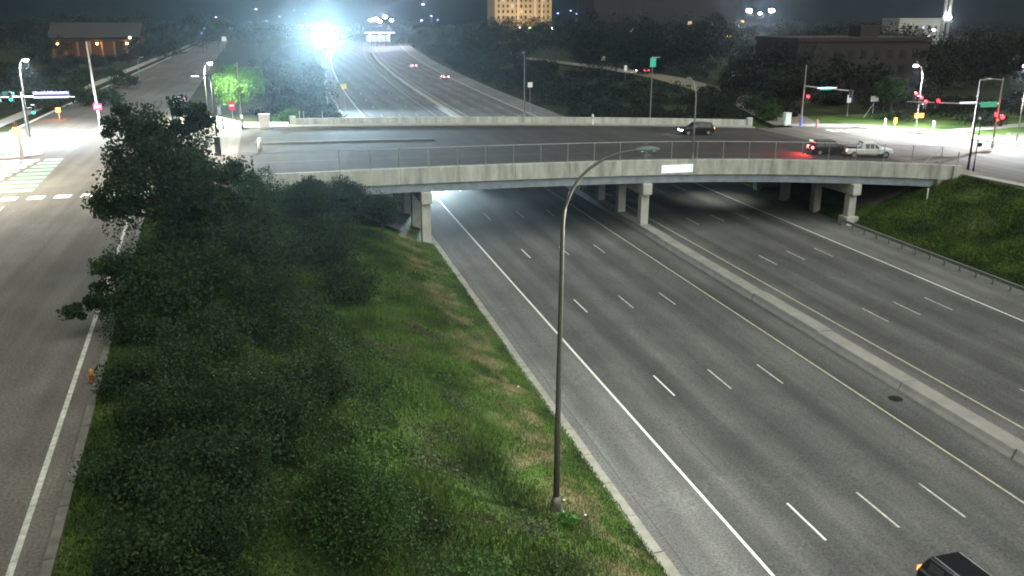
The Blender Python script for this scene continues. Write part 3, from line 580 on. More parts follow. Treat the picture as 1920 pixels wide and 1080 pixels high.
cabinet(1477, 234, R + .16, 'pale green utility cabinet before the shrubs at the far parapet end', 1.05, .8, 1.8, mat('cabinet_green', (.5, .58, .5), .5, var=.1, scale=4))
b = P(488, 283, L + .1); t = thing('bollard', 'pale concrete bollard at the west end of the bridge', 'bollard', (b.x, b.y, L))
MB().tube([(0, 0, 0), (0, 0, 1.5), (0, 0, 1.65)], [.26, .24, .15], 12).build('body', M_CONC, t, smooth=True); MB().tube([(0, 0, 1.2), (0, 0, 1.32)], .255, 12).build('band', M_WHITE, t)

# green guide sign and small signs beyond the overpass
b = P(1219, 218, zd(56) + .9); hb = ztop(b, 106) - b.z
t = thing('guide_sign', 'small green guide sign on a tall pole behind the far parapet', 'sign', b)
MB().tube([(0, 0, -1), (0, 0, hb)], [.1, .07], 8).build('pole', M_POLEG, t); MB().box(-.45, .5, -.16, -.12, hb - 1.55, hb - .2).build('panel', glow('green_sign_emission', (.05, 1, .6), .055), t)  # panel glows by its own emission
MB().box(-.2, 1.2, -.1, -.05, hb - .2, hb - .05).build('sign_lamp', M_STEEL, t)
def smallsign(px_, py_, Y, w, h, label, m=M_WHITE, name='road_sign', post_m=M_STEEL):
    c = PY(px_, py_, Y); zg = hgt(c.x, Y); t = thing(name, label, 'sign', (c.x, Y, zg))
    MB().tube([(0, .06, -.1), (0, .06, c.z - zg)], .045, 6).build('post', post_m, t); MB().box(-w / 2, w / 2, -.03, 0, c.z - zg - h / 2, c.z - zg + h / 2).build('panel', m, t); return t
smallsign(994, 159, 150, .85, .85, 'square white sign beside the lamp post past the far parapet')
smallsign(1131, 109, 250, 1.1, 1.1, 'small square white sign on the dark bank, farther left of the green sign')
smallsign(1173, 128, 215, .8, 1.4, 'narrow upright white sign just left of the green sign')
smallsign(1375, 139, 185, .7, 1.5, 'narrow white sign below the yellow light by the dark tower', M_WHITE)
smallsign(645, 162, 200, 1.1, 1.1, 'yellow diamond sign beside the far freeway under the mast', M_YSIGN)
smallsign(420, 73, 420, 2.0, 2.0, 'pale diamond sign at the far end of the west street')
b = P(1111, 233, zd(46) + .16); t = thing('marker_post', 'small white marker standing against the far parapet', 'marker', b)
MB().tube([(0, 0, 0), (0, 0, .7), (0, 0, 1.35), (0, 0, 1.5)], [.2, .16, .17, .08], 10).build('body', M_WHITE, t); MB().tube([(0, 0, .85), (0, 0, 1.0)], .18, 10).build('band', M_STEEL, t)

# east signals
def spole(px_, py_, top, z, label, cat='signal', name='mast_arm_signal', r=.13, m=M_POLEG):
    b = P(px_, py_, z); h = ztop(b, top) - z; t = thing(name, label, cat, b)
    MB().tube([(0, 0, 0), (0, 0, h)], [r, r * .6], 8).build('pole', m, t); MB().tube([(0, 0, 0), (0, 0, .6)], r * 1.5, 8).build('base_cover', m, t); return t, h
t, h = spole(1501, 237, 122, R + .16, 'signal pole with a short white mast arm and one red light behind the dark car')
za = h - 3.1
MB().tube([(0, 0, za), (7.5, -1.4, za - .8)], [.09, .06], 8).build('mast_arm', M_POLEG, t); s = MB().box(2.2, 4.2, -.9, -.8, za - .6, za - .1).build('street_sign', M_GSIGN, t)
MB().box(1.6, 5.0, -1.0, -.95, za - .35, za - .2).build('sign_lamp', G_SIGN, t); head(t, .65, -.2, h - 5.0, G_RED, 0); MB().tube([(0, 0, 0), (0, 0, 1.4)], .2, 8).build('blue_wrap', mat('blue_wrap', (.15, .2, .55), .5), t)
head(t, 7.2, -1.7, za - 1.2, M_GLASS, 0)
t, h = spole(1588, 218, 178, R, 'upright white sign on a dark post past the signal pole', 'sign', 'road_sign', .07); MB().box(-.38, .38, -.12, -.08, h - 1.3, h).build('panel', M_WHITE, t); MB().box(.4, .75, -.1, -.07, h - 1.2, h + .1).build('side_panel', mat('sign_dark_blue', (.03, .04, .15), .5), t)
t, h = spole(1635, 220, 180, R, 'wide white sign on braced posts beside the young tree', 'sign', 'road_sign', .08); MB().box(-.75, .75, -.14, -.1, h - .9, h).build('panel', M_WHITE, t); MB().tube([(0, 0, h - 1.2), (-1.8, -.2, 0)], .05, 6).build('brace', M_STEEL, t)
t, h = spole(1716, 246, 176, R + .16, 'signal post with a cluster of red lights and two amber lights', 'signal', 'signal_post', .12)
for dx, dz in ((-.95, h - .3), (.05, h - .9), (.95, h - 1.5)): head(t, dx, -.25, dz, G_RED, 0); MB().tube([(0, 0, dz), (dx, 0, dz)], .04, 6).build('bracket', M_POLEG, t)
for dx in (-.35, .5): ped(t, dx, -.25, h - 3.1, G_AMB)
t, h = spole(1860, 277, 145, R + .16, 'tall signal pole carrying the long mast arm with a green street sign')
zm = h - 3.3
MB().tube([(0, 0, zm), (-4, 1.4, zm), (-10.6, 4.0, zm + .2)], [.12, .09, .05], 8).build('mast_arm', M_POLEG, t)
MB().box(-2.9, -.4, -.1, -.04, zm - .35, zm + .3).build('street_sign', M_GSIGN, t); MB().box(-5.4, -2.9, .7, .76, zm + .12, zm + .3).build('sign_lamp', G_SIGN, t)
head(t, -7.4, 2.3, zm, G_RED, 0); head(t, .55, -.25, h - 5.4, G_RED, 0, s=1.2); head(t, -.55, -.25, h - 5.0, G_RED, 0)
MB().tube([(0, 0, h - .3), (-1.9, .3, h - .15)], .05, 6).build('lamp_arm', M_POLEG, t); MB().box(-2.4, -1.8, .15, .4, h - .22, h - .08, .02).build('luminaire', M_STEEL, t); MB().box(-.1, .1, -.2, .1, 3.4, 3.6).build('push_button', M_YSIGN, t)
t, h = spole(1824, 325, 222, R, 'thin black post with a small round lamp head at the near kerb', 'signal', 'signal_post', .07, M_BLACK); MB().sphere((-.25, 0, h), .16, 10).build('lamp_head', M_WHITE, t); MB().box(.1, .55, -.1, .2, 2.9, 3.3, .03).build('camera_box', M_BLACK, t)
t, h = spole(1822, 250, 150, R, 'grey pole behind the green street sign', 'pole', 'utility_pole', .09)
MB().tube([(0, 0, h), (1.6, 0, h + .1)], .05, 6).build('arm', M_POLEG, t)
def bollard(px_, py_, top, z, label, m, name='bollard', r=.16):
    b = P(px_, py_, z); h = ztop(b, top) - z; t = thing(name, label, 'bollard', b, group='posts round the east junction'); MB().tube([(0, 0, 0), (0, 0, h * .9), (0, 0, h)], [r, r, r * .5], 10).build('body', m, t); MB().tube([(0, 0, h * .6), (0, 0, h * .72)], r * 1.08, 10).build('band', M_STEEL, t)
bollard(1531, 240, 224, R, 'red and white marker post behind the braking car', mat('faded_red', (.5, .18, .2), .5))
bollard(1658, 240, 222, R + .16, 'white marker post below the young tree', M_WHITE)
bollard(1749, 246, 227, R + .1, 'grey marker post right of the amber lights', M_CONC)
bollard(1889, 263, 251, R + .1, 'short white marker post by the right edge', M_WHITE)
t, h = spole(1677, 238, 222, R + .16, 'small yellow warning sign below the young tree', 'sign', 'warning_sign', .05); MB().box(-.28, .28, -.1, -.07, h - .75, h + .05).build('panel', M_YSIGN, t)
for (px_, py_, top, lb) in ((1740, 360, 345, 'thin white stake on the east grass bank'),):
    b = PY(px_, py_ - 2, 77.0); zg = hgt(b.x, 77.0); t = thing('marker_stake', lb, 'stake', (b.x, 77.0, zg)); MB().tube([(0, 0, 0), (0, 0, 1.2)], .07, 6).build('stake', M_WHITE, t); MB().tube([(0, 0, 1.0), (0, 0, 1.22)], .1, 6).build('cap', M_WHITE, t)
# hydrant on the frontage kerb
b = P(168, 714, L + .16); t = thing('fire_hydrant', 'small orange topped red fire hydrant on the frontage kerb', 'hydrant', (b.x + .1, b.y, L + .1))
t.scale = (.75, .75, .75)
MB().tube([(0, 0, 0), (0, 0, .08), (0, 0, .1), (0, 0, .5)], [.2, .2, .13, .13], 12).build('barrel', M_RED2, t); MB().tube([(0, 0, .5), (0, 0, .56), (0, 0, .72), (0, 0, .82)], [.18, .18, .14, .05], 12).build('bonnet', M_ORANGE, t)
MB().tube([(-.24, 0, .4), (.24, 0, .4)], .07, 8).build('outlet', M_ORANGE, t); MB().tube([(0, -.24, .42), (0, 0, .42)], .08, 8).build('outlet', M_RED2, t)

# ------------------------------------------------------------------ vehicles (local +x is forward)
def oct_(x, w, z0, z1, c=.12, tw=None):
    tw = tw if tw is not None else w; return [(x, -w + c * .3, z0), (x, w - c * .3, z0), (x, w, z0 + c), (x, tw, z1 - c), (x, tw - c, z1), (x, -tw + c, z1), (x, -tw, z1 - c), (x, -w, z0 + c)]
def wheel(t, x, y, r):
    s = 1 if y > 0 else -1
    w = MB().tube([(x, y - .11, r), (x, y - .08, r), (x, y + .08, r), (x, y + .11, r)], [r * .86, r, r, r * .86], 18).build('wheel', M_TYRE, t)
    MB().tube([(x, y + s * .112, r), (x, y + s * .12, r)], r * .6, 14).build('rim', M_RIM, w)
def vehicle(label, loc, rz, kind, paint, heads=False, tails=None, cat='car', name='parked_car', plate=True):
    t = thing(name, label, cat, loc, rz)
    if kind == 'suv': Ln, Wd, body, cab = 4.75, .95, [(-2.35, .86, .45, .95), (-2.25, .93, .34, 1.08), (-1.2, .95, .3, 1.1), (.9, .95, .3, 1.08), (1.1, .95, .3, 1.05), (2.1, .92, .32, .98), (2.33, .84, .4, .8)], [(-2.22, 1.02, 1.2, .84, .82), (-1.95, 1.03, 1.68, .86, .72), (-.6, 1.05, 1.76, .88, .73), (.35, 1.05, 1.72, .88, .72), (1.2, 1.0, 1.08, .86, .84)]
    elif kind == 'sedan': Ln, Wd, body, cab = 4.7, .9, [(-2.35, .82, .42, .85), (-2.2, .89, .32, .96), (-1.2, .9, .28, .98), (.8, .9, .28, .95), (2.05, .87, .3, .82), (2.33, .78, .38, .68)], [(-1.85, .93, .98, .8, .78), (-1.1, .95, 1.38, .82, .62), (.1, .95, 1.43, .82, .64), (1.1, .92, .96, .8, .78)]
    else: Ln, Wd, body, cab = 5.6, .97, [(-2.8, .94, .55, 1.08), (-2.75, .97, .5, 1.12), (1.1, .97, .48, 1.12), (1.25, .97, .48, 1.12), (2.6, .94, .5, 1.06), (2.8, .86, .55, .9)], [(-.98, 1.06, 1.75, .88, .78), (-.7, 1.06, 1.84, .9, .76), (.6, 1.06, 1.82, .9, .75), (1.45, 1.02, 1.12, .88, .86)]
    MB().loft([oct_(x, w, a, c)[::-1] for x, w, a, c in body]).build('body', paint, t, smooth=False)
    MB().loft([oct_(x, w, a, c, .06, tw)[::-1] for x, a, c, w, tw in cab]).build('cabin', paint, t)
    # glass laid on the cabin: side windows, windscreen, rear window
    roof = max(c[2] for c in cab)
    for s in (-1, 1):
        xa, xb = cab[0][0] + .35, cab[-1][0] - .35; segs = 3 if kind != 'sedan' else 2
        for k in range(segs):
            u0, u1 = lerp(xa, xb, k / segs) + .05, lerp(xa, xb, (k + 1) / segs) - .05
            def wz(u, f):       # point on the side of the cabin
                for i in range(len(cab) - 1):
                    if cab[i][0] <= u <= cab[i + 1][0]:
                        q = (u - cab[i][0]) / (cab[i + 1][0] - cab[i][0]); A = [lerp(cab[i][j], cab[i + 1][j], q) for j in range(5)]; break
                z0_, z1_ = A[1] + .06, A[2] - .12; z0_ = min(z0_, z1_ - .02); g = lerp(z0_, z1_, f); q2 = (g - A[1] - .06) / max(.05, A[2] - .06 - A[1] - .06)
                return (u, s * (lerp(A[3], A[4], max(0, min(1, q2))) + .012), g)
            MB().add([wz(u0, 0), wz(u1, 0), wz(u1, 1), wz(u0, 1)], [(0, 1, 2, 3) if s < 0 else (3, 2, 1, 0)]).build('window', M_GLASS, t)
        MB().box(cab[-1][0] - .55, cab[-1][0] - .35, s * (Wd + .02) - .0 if s > 0 else s * (Wd + .16), s * (Wd + .16) if s > 0 else s * (Wd + .02), 1.0, 1.14, .02).build('mirror', paint, t)
    def endglass(i, j, nm, off):
        A, B = cab[i], cab[j]; p = [(lerp(A[0], B[0], .15) + off, -lerp(A[3], B[4], .2) + .08, lerp(A[2], B[2], .12) + .012), (lerp(A[0], B[0], .15) + off, lerp(A[3], B[4], .2) - .08, lerp(A[2], B[2], .12) + .012), (lerp(A[0], B[0], .88) + off, B[4] - .1, lerp(A[2], B[2], .88) + .012), (lerp(A[0], B[0], .88) + off, -B[4] + .1, lerp(A[2], B[2], .88) + .012)]
        MB().add(p, [(0, 1, 2, 3)]).build(nm, M_GLASS, t)
    endglass(-1, -2, 'windscreen', .02); endglass(0, 1, 'rear_window', -.02)
    fx_, rx_ = body[-1][0], body[0][0]; r = .36 if kind != 'pickup' else .41
    for x in (fx_ - .88, rx_ + .9):
        for s in (-1, 1): wheel(t, x, s * (Wd - .1), r)
    for s in (-1, 1):
        MB().box(fx_ - .12, fx_ + .02, s * .62 - .2, s * .62 + .2, .62 if kind != 'pickup' else .78, .8 if kind != 'pickup' else .96, .02).build('headlight', G_HEAD if heads else M_RIM, t)
        if not (tails is False): MB().box(rx_ - .03, rx_ + .1, s * (Wd - .2) - .13, s * (Wd - .2) + .13, .8, 1.05, .02).build('tail_light', tails or G_TAIL, t)
    MB().box(fx_ - .1, fx_ + .06, -.85, .85, .38, .56, .04).build('bumper', M_BLACK if kind != 'pickup' else M_STEEL, t); MB().box(rx_ - .06, rx_ + .1, -.85, .85, .4, .58, .04).build('bumper', M_BLACK if kind != 'pickup' else M_STEEL, t)
    MB().box(fx_ - .02, fx_ + .03, -.4, .4, .62, .8).build('grille', M_BLACK, t)
    if plate: MB().box(rx_ - .075, rx_ - .062, -.16, .16, .62, .74).build('number_plate', M_WHITE, t)
    if kind == 'suv':
        for s in (-1, 1): MB().tube([(-1.8, s * .62, 1.76), (.3, s * .62, 1.8)], .025, 6).build('roof_rail', M_STEEL, t)
    if kind == 'pickup':
        MB().box(-2.68, -1.08, -.82, .82, 1.121, 1.13).build('bed_cover', M_BLACK, t); MB().box(-2.86, -2.81, -.8, .8, .62, 1.1).build('tailgate', paint, t)
    if heads:
        for s in (-1, 1): lamp('headlight_beam', (fx_ + .1, s * .62, .7), heads, (.72, .92, 1), t, .06, 48, (1, 0.06, -.13), .8)
    return t
PB = mat('black_paint', (.007, .007, .009), .35, spec=.35); PW = mat('white_paint', (.62, .64, .62), .4, var=.05, scale=2); PS = mat('dark_grey_paint', (.05, .055, .06), .35, spec=.5)
vx = P(1305, 252, zd(57)); ang = math.atan2(yn(57) - yn(56.9), .1)
vehicle('black car with lit headlights heading left along the overpass', (vx.x, vx.y, zd(vx.x)), math.pi + rad(-7), 'suv', PB, 60, G_AMB, 'car', 'black_car')
vx = P(1553, 289, zd(65))
t = vehicle('dark car with glowing brake lights stopped behind the pickup', (vx.x, vx.y, zd(vx.x)), rad(-12), 'suv', PB, 6, glow('brake_light', (1, .06, .06), 9), 'car', 'braking_car')
MB().box(-2.32, -2.2, -.35, .35, 1.66, 1.72).build('brake_strip', glow('brake_strip_glow', (1, .06, .06), 6), t)
for s in (-1, 1): lamp('brake_glow', (-2.6, s * .75, .95), 190, (1, .04, .06), t, .1, 140, (-1, -.15, -.4), .8)
vx = P(1625, 293, zd(69))
t = vehicle('white crew cab pickup truck at the east end of the overpass', (vx.x, vx.y, R + .04), rad(-16), 'pickup', PW, False, glow('pickup_tail', (1, .1, .12), 4), 'pickup', 'pickup_truck')
# far freeway traffic and the oncoming car hidden under the deck
for (x, Y, lb, nm) in ((54.2, 278, 'nearer distant car with red tail lights on the far freeway', 'distant_car'), (52.6, 330, 'farther distant car with red tail lights on the far freeway', 'distant_car')):
    vehicle(lb, (x, Y, zf(Y)), rad(90 - 2), 'sedan', PS, 900, glow('far_tail', (1, .12, .14), 14), 'car', nm)
vehicle('silver car with bright headlights coming out of the underpass', (20.9, 121, zf(121)), rad(-90.0), 'sedan', PS, 4500, G_TAIL, 'car', 'oncoming_car')
vehicle('dark car leaving the frame at the lower right on the freeway', (25.6, 23.4, zf(24)), rad(-90), 'suv', PB, False, glow('orange_tail', (1, .2, .03), .7), 'car', 'passing_car')
vx = P(418, 205, L); vehicle('pale car with lit headlights waiting on the far street', (-9.5 - 6, 168, L + .03), rad(-88), 'sedan', PW, 40, G_TAIL, 'car', 'waiting_car')
vx = P(1322, 130, 6.6); vehicle('car with bright headlights on the slip road', (106.3, 243, 6.5), rad(97), 'sedan', PS, 700, G_TAIL, 'car', 'slip_road_car')

# ------------------------------------------------------------------ vegetation
def crown_points(n, c, r, clumps, spread=.32, flat=1.0):
    c = np.array(c); u = RNG.normal(size=(clumps, 3)); u /= np.linalg.norm(u, axis=1)[:, None]
    rr = RNG.uniform(.35, 1.0, clumps) ** .6; cc = c + u * rr[:, None] * np.array([r, r, r * flat])
    k = RNG.integers(0, clumps, n); sc = RNG.uniform(.6, 1.3, clumps)[k][:, None]
    return cc[k] + np.clip(RNG.normal(size=(n, 3)), -1.7, 1.7) * r * spread * sc * np.array([1, 1, .75]), cc
def tree(name, label, base, h, r, n, size, m, cz=None, flat=1.0, clumps=26, group=None, extra=(), spread=.26, trunk_r=None, cat='tree'):
    t = thing(name, label, cat, base, 0, group); cz = cz if cz is not None else h - r * flat; tr = trunk_r or max(.07, h * .02)
    pts, cc = crown_points(n, (0, 0, cz), r * .82, clumps, spread, flat)
    for (ex_, ey, ez, er, en) in extra:
        p2, c2 = crown_points(en, (ex_, ey, ez), er, max(6, clumps // 3), spread, .8); pts = np.concatenate([pts, p2]); cc = np.concatenate([cc, c2])
    pts = pts[pts[:, 2] > .15]
    fastmesh('crown', leaves(pts, size), 4, m, t)
    MB().tube([(0, 0, -.4), (.1, 0, h * .2), (.05, .1, cz * .8), (0, 0, cz + r * .3)], [tr, tr * .85, tr * .6, tr * .2], 8).build('trunk', M_BARK, t)
    b = MB()
    for q in cc[::3]:
        z0 = min(max(.3 * h, q[2] * .55), cz); b.tube([(0, 0, z0), (q[0] * .45, q[1] * .45, (z0 + q[2]) * .5), (q[0] * .8, q[1] * .8, lerp(z0, q[2], .8))], [tr * .4, tr * .25, tr * .08], 5)
    b.build('limbs', M_BARK, t); return t
def gz(x, y): return hgt(x, y)
def at3(px_, py_, Y): return PY(px_, py_, Y)
# near west bank
x, y = -6.7, 57.0
tree('bank_tree', 'tall dark tree rising above the west end of the overpass', (x, y, gz(x, y)), 12.2, 4.0, 26000, .22, M_LEAF, cz=6.6, flat=1.15, clumps=44, spread=.2,
     extra=((1.9, 0, 9.9, 1.3, 3500), (-1.6, .5, 9.3, 1.5, 3500), (3.2, -.5, 5.4, 2.2, 6000), (-2.7, 0, 5.0, 1.6, 3500), (2.0, -1.0, 2.6, 2.8, 8000)))
x, y = -5.6, 45.5
tree('leaning_tree', 'dark spreading tree with a branch reaching over the frontage street', (x, y, gz(x, y)), 5.6, 3.0, 18000, .18, M_LEAF, cz=2.9, flat=.8, clumps=30, spread=.22,
     extra=((-3.0, -.3, 2.4, .9, 2200), (-4.3, -.5, 2.0, .7, 1400), (-2.4, .4, 3.6, 1.0, 2000), (2.8, .5, 1.6, 2.2, 6000)))
for i, (x, y, h, r, n, m, lb) in enumerate((
        (-1.4, 77.5, 6.8, 2.4, 7000, M_LEAF2, 'rounded green bush in front of the west end of the bridge'),
        (9.2, 80.2, 6.8, 2.0, 7000, M_LEAF, 'slender dark sapling beside the westernmost pier'),
        (6.0, 79.8, 7.0, 2.6, 13000, M_LEAF, 'dark bush below the bridge parapet left of the sapling'),
        (2.4, 78.6, 6.7, 2.7, 20000, M_LEAF, 'dark bush right of the rounded green bush'),
        (-2.6, 66.5, 5.0, 3.4, 11000, M_LEAF, 'dark bush right of the tall tree'),
        (3.6, 68.5, 3.6, 3.2, 14000, M_LEAF, 'low dark bush halfway down the bank'),
        (-1.6, 57.0, 4.6, 3.6, 13000, M_LEAF, 'broad dark bush below the tall tree'),
        (4.2, 58.5, 2.2, 2.4, 6000, M_LEAF, 'flat dark bush at the lower edge of the thicket'),
        (-0.6, 47.5, 3.6, 3.3, 18000, M_LEAF, 'spreading bush right of the leaning tree'),
        (-4.0, 38.5, 3.4, 2.6, 15000, M_LEAF, 'dark bush beside the frontage street kerb'),
        (1.0, 40.0, 2.6, 2.7, 15000, M_LEAF, 'dark bush in the middle of the bank'),
        (-1.6, 33.5, 3.2, 2.8, 20000, M_LEAF, 'dark thicket bush low in the middle of the bank'),
        (-3.0, 27.0, 3.8, 2.7, 20000, M_LEAF, 'darkest bush at the lower left of the bank'),
        (-6.3, 36.2, 1.9, 1.5, 6000, M_LEAF, 'small bush spilling over the kerb below the hydrant'),
        (-7.0, 42.6, 2.4, 1.6, 6000, M_LEAF, 'small bush at the kerb under the reaching branch'),
        (-5.6, 28.6, 1.8, 1.5, 6000, M_LEAF, 'small kerbside bush at the lower left'),
        (-4.6, 32.5, 2.6, 2.2, 14000, M_LEAF, 'low dark bush between the kerb and the thicket'),
        (-3.8, 23.5, 3.0, 2.2, 15000, M_LEAF, 'dark bush cut off by the bottom edge near the kerb'),
        (1.6, 27.5, 2.4, 2.4, 14000, M_LEAF2, 'low leafy bush at the bottom edge of the bank'))):
    tree('bush', lb, (x, y, gz(x, y)), h, r, n, (.13 if y < 50 else .17), m, cz=h * .5, flat=.75, clumps=34, group='bushes on the west bank', spread=.24, cat='bush')
b = bp_; tree('weed_clump', 'leafy weed clump at the foot of the tall lamp post', (b.x + .15, b.y - 1.4, gz(b.x + .15, b.y - 1.4)), .9, .55, 380, .22, M_LEAF3, cz=.4, flat=.7, clumps=8, trunk_r=.03, cat='weeds')
# lit and unlit trees round the junctions
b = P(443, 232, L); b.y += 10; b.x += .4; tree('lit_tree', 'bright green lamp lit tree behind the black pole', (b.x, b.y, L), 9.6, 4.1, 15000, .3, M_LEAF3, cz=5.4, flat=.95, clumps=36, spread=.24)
b = P(1667, 224, R); tree('young_tree', 'young leafy tree beside the red signal cluster', (b.x, b.y, R), 7.4, 2.9, 3600, .36, M_LEAF2, cz=5.0, flat=.8, clumps=24, spread=.2)
for (px_, py_, zz, h, r, n, m, lb) in ((540, 222, L, 3.2, 2.6, 2600, M_LEAF2, 'low green shrub behind the pinkish cabinet'), (1440, 226, R, 2.6, 2.4, 2400, M_LEAF2, 'low green shrub beside the pale green cabinet'), (1425, 212, R, 3.4, 2.8, 2200, M_LEAF, 'dark shrub behind the far parapet end')):
    b = P(px_, py_, zz); tree('shrub', lb, (b.x, b.y, gz(b.x, b.y)), h, r, n, .34, m, cz=h * .5, flat=.7, clumps=16, group='shrubs by the junctions', cat='shrub')
def wood(name, label, spots, m=M_LEAFF, size=.56, per=1500):           # a dark mass of trees nobody could count
    pts = []
    for (x, Y, h, r) in spots:
        p, _ = crown_points(per, (x, Y, hgt(x, Y) + h * .52), r * .85, 22, .19, h * .42 / r); pts.append(p)
    pts = np.concatenate(pts); o = fastmesh(name, leaves(pts, size), 4, m); tag(o, label, kind='stuff'); return o
def spots(px0, px1, Y0, Y1, n, top0, top1, r0=3, r1=6):
    out = []
    for i in range(n):
        px_ = lerp(px0, px1, (i + random.uniform(.1, .9)) / n); Y = random.uniform(Y0, Y1); c = PY(px_, 120, Y); g = hgt(c.x, Y)
        h = ztop((c.x, Y), random.uniform(top0, top1)) - g; out.append((c.x, Y, max(3, h), random.uniform(r0, r1)))
    return out
wood('freeway_thicket', 'dark thicket on the bank left of the far freeway', spots(480, 600, 165, 260, 12, 100, 165, 3, 5), M_LEAFF, .4) 
wood('treeline', 'black treeline behind the far bank in the middle', spots(860, 1130, 300, 480, 34, 22, 66, 7, 12))
wood('treeline', 'dark trees before the foot of the beige tower', spots(890, 1060, 430, 500, 14, 20, 30, 6, 9))
wood('treeline', 'black wood before the dark tower', spots(1090, 1380, 230, 340, 36, 4, 80, 6, 10), per=1800)
wood('treeline', 'black wood between the dark tower and the brick building', spots(1380, 1690, 142, 240, 34, 45, 125, 4, 7))
wood('treeline', 'black wood above the brick building', spots(1470, 1720, 190, 330, 28, 30, 56, 7, 10))
wood('treeline', 'dark trees along the right skyline', spots(1370, 2000, 450, 700, 40, 36, 52, 8, 14), size=.8, per=1200)
wood('treeline', 'black wood at the upper right corner', spots(1750, 1990, 130, 230, 30, 42, 90, 5, 9))
wood('treeline', 'dark woods along the left skyline', spots(-60, 400, 370, 560, 40, 8, 50, 8, 13), per=1800)
wood('treeline', 'dark low trees along the middle skyline', spots(400, 930, 520, 800, 46, 34, 56, 9, 15), size=.8, per=1100)
wood('treeline', 'dark trees crowding round the porch house', spots(60, 120, 325, 340, 4, 55, 75, 4, 6) + spots(255, 330, 320, 345, 6, 50, 80, 4, 6) + spots(110, 260, 318, 330, 5, 98, 104, 2, 3), per=1100)
wood('hedge_bank', 'dark hedge on the west side of the far street', spots(-40, 230, 165, 260, 16, 150, 185, 3, 5), M_LEAF, .4)
wood('bank_undergrowth', 'undergrowth added to darken the far east bank', spots(1080, 1390, 135, 170, 20, 185, 212, 2, 4), M_LEAFF, .35, 1200)  # this and the next three cover far ground to make it look unlit
wood('bank_undergrowth', 'scrub added to darken the bank right of the far freeway', [(x + cf(Y), Y, random.uniform(1.2, 3), random.uniform(2.5, 5)) for Y in range(133, 470, 5) for x in (random.uniform(63, 69), random.uniform(69, 77), random.uniform(77, 90))], M_LEAFF, .45, 600)
wood('bank_undergrowth', 'scrub added to darken the bank left of the far freeway', [(x + cf(Y), Y, random.uniform(1.5, 4), random.uniform(2.5, 4.5)) for Y in range(137, 480, 7) for x in (random.uniform(-2, 4), random.uniform(4, 11))], M_LEAFF, .4, 900)
wood('bank_undergrowth', 'rough growth added to darken the field west of the far street', [(random.uniform(-95, -46), Y, random.uniform(.8, 2.0), random.uniform(4, 7)) for Y in range(180, 345, 5)], M_LEAFF, .5, 900)
wood('bank_undergrowth', 'dark scrub beyond the east junction', [(random.uniform(100, 150), Y, random.uniform(1, 2.5), random.uniform(3, 5)) for Y in np.linspace(108, 150, 26)], M_LEAFF, .4, 900)
wood('bank_undergrowth', 'dark scrub along the slip road', [(x, Y, random.uniform(2, 6), random.uniform(3, 5)) for Y in range(150, 330, 12) for x in (random.uniform(113, 118), random.uniform(120, 140))], M_LEAFF, .45, 900)

# grass blades on the banks
def blades(n, xf, y0, y1, hmin, hmax, w, label, name, m, band=None):
    Y = y0 + (y1 - y0) * RNG.random(n) ** 1.25; u = RNG.random(n); pts = np.zeros((n, 3))
    for i in range(n):
        a, b = xf(Y[i]); x = lerp(a, b, u[i]); pts[i] = (x, Y[i], hgt(x, Y[i]) - .02)
    hgt_n = np.sin(pts[:, 0] * .9 + 1.3 * np.sin(pts[:, 1] * .4)) * np.sin(pts[:, 1] * .55 + .8 * np.sin(pts[:, 0] * .6)); hgt_n = .5 + .5 * hgt_n
    if band: hgt_n = hgt_n * np.clip((band - pts[:, 0]) / 5.0, .18, 1)
    h = (hmin + (hmax - hmin) * hgt_n * RNG.uniform(.5, 1.2, n))[:, None]
    a = RNG.uniform(0, 2 * math.pi, n); d = np.stack([np.cos(a), np.sin(a), 0 * a], 1) * w; ln = RNG.normal(size=(n, 3)) * .3 * h; ln[:, 2] = 0
    v = np.stack([pts - d, pts + d, pts + ln + np.concatenate([0 * h, 0 * h, h], 1)], 1).reshape(-1, 3)
    o = fastmesh(name, v, 3, m); return tag(o, label, kind='stuff')
blades(300000, lambda Y: (xtl(Y) + .1, xl(Y) - .12), 18, 84, .1, .6, .022, 'rough grass and weeds covering the west bank', 'bank_grass', M_GRASS, 14.5)
blades(60000, lambda Y: (xr(Y) + .2, xtr(Y) - .1), 38, 81, .12, .45, .05, 'grass covering the east bank below the junction', 'bank_grass', M_GRASS)
blades(30000, lambda Y: (xkerb(Y) + .35, xtl(Y) + .2), 18, 84, .08, .3, .04, 'grass strip beside the frontage street kerb', 'verge_grass', M_GRASS)
def weeds(n, cl, name, label, m, size):
    pts = []
    for (x, y, r) in cl:
        k = int(n * r * r); q = RNG.normal(size=(k, 3)) * np.array([r * .5, r * .5, .12]); 
        for a in q: pts.append((x + a[0], y + a[1], hgt(x + a[0], y + a[1]) + abs(a[2]) + .1))
    return tag(fastmesh(name, leaves(np.array(pts), size), 4, m), label, kind='stuff')
weeds(260, [(7.2, 39, 1.6), (6.2, 35.5, 1.7), (8.6, 44, 1.3), (5.2, 50, 1.8), (8.8, 55, 1.6), (9.4, 31, 1.2), (4.6, 30.5, 1.4), (10.0, 27.8, 1.3)], 'grey_weeds', 'greyish dead weeds in patches on the west bank', M_WEED, .16)
weeds(230, [(5.5, 43, 1.9), (7.6, 48.5, 1.7), (4.0, 36, 1.8), (6.5, 27, 1.9), (9.5, 62, 1.5), (6.0, 66, 2.0), (11, 70, 1.4), (3, 55, 2.0)], 'green_weeds', 'leafy green weeds in patches on the west bank', mat('weed_leaves', (.045, .09, .025), .7, var=.4, scale=.6, island=.3, trans=.2, spec=.05), .18)
pts = []
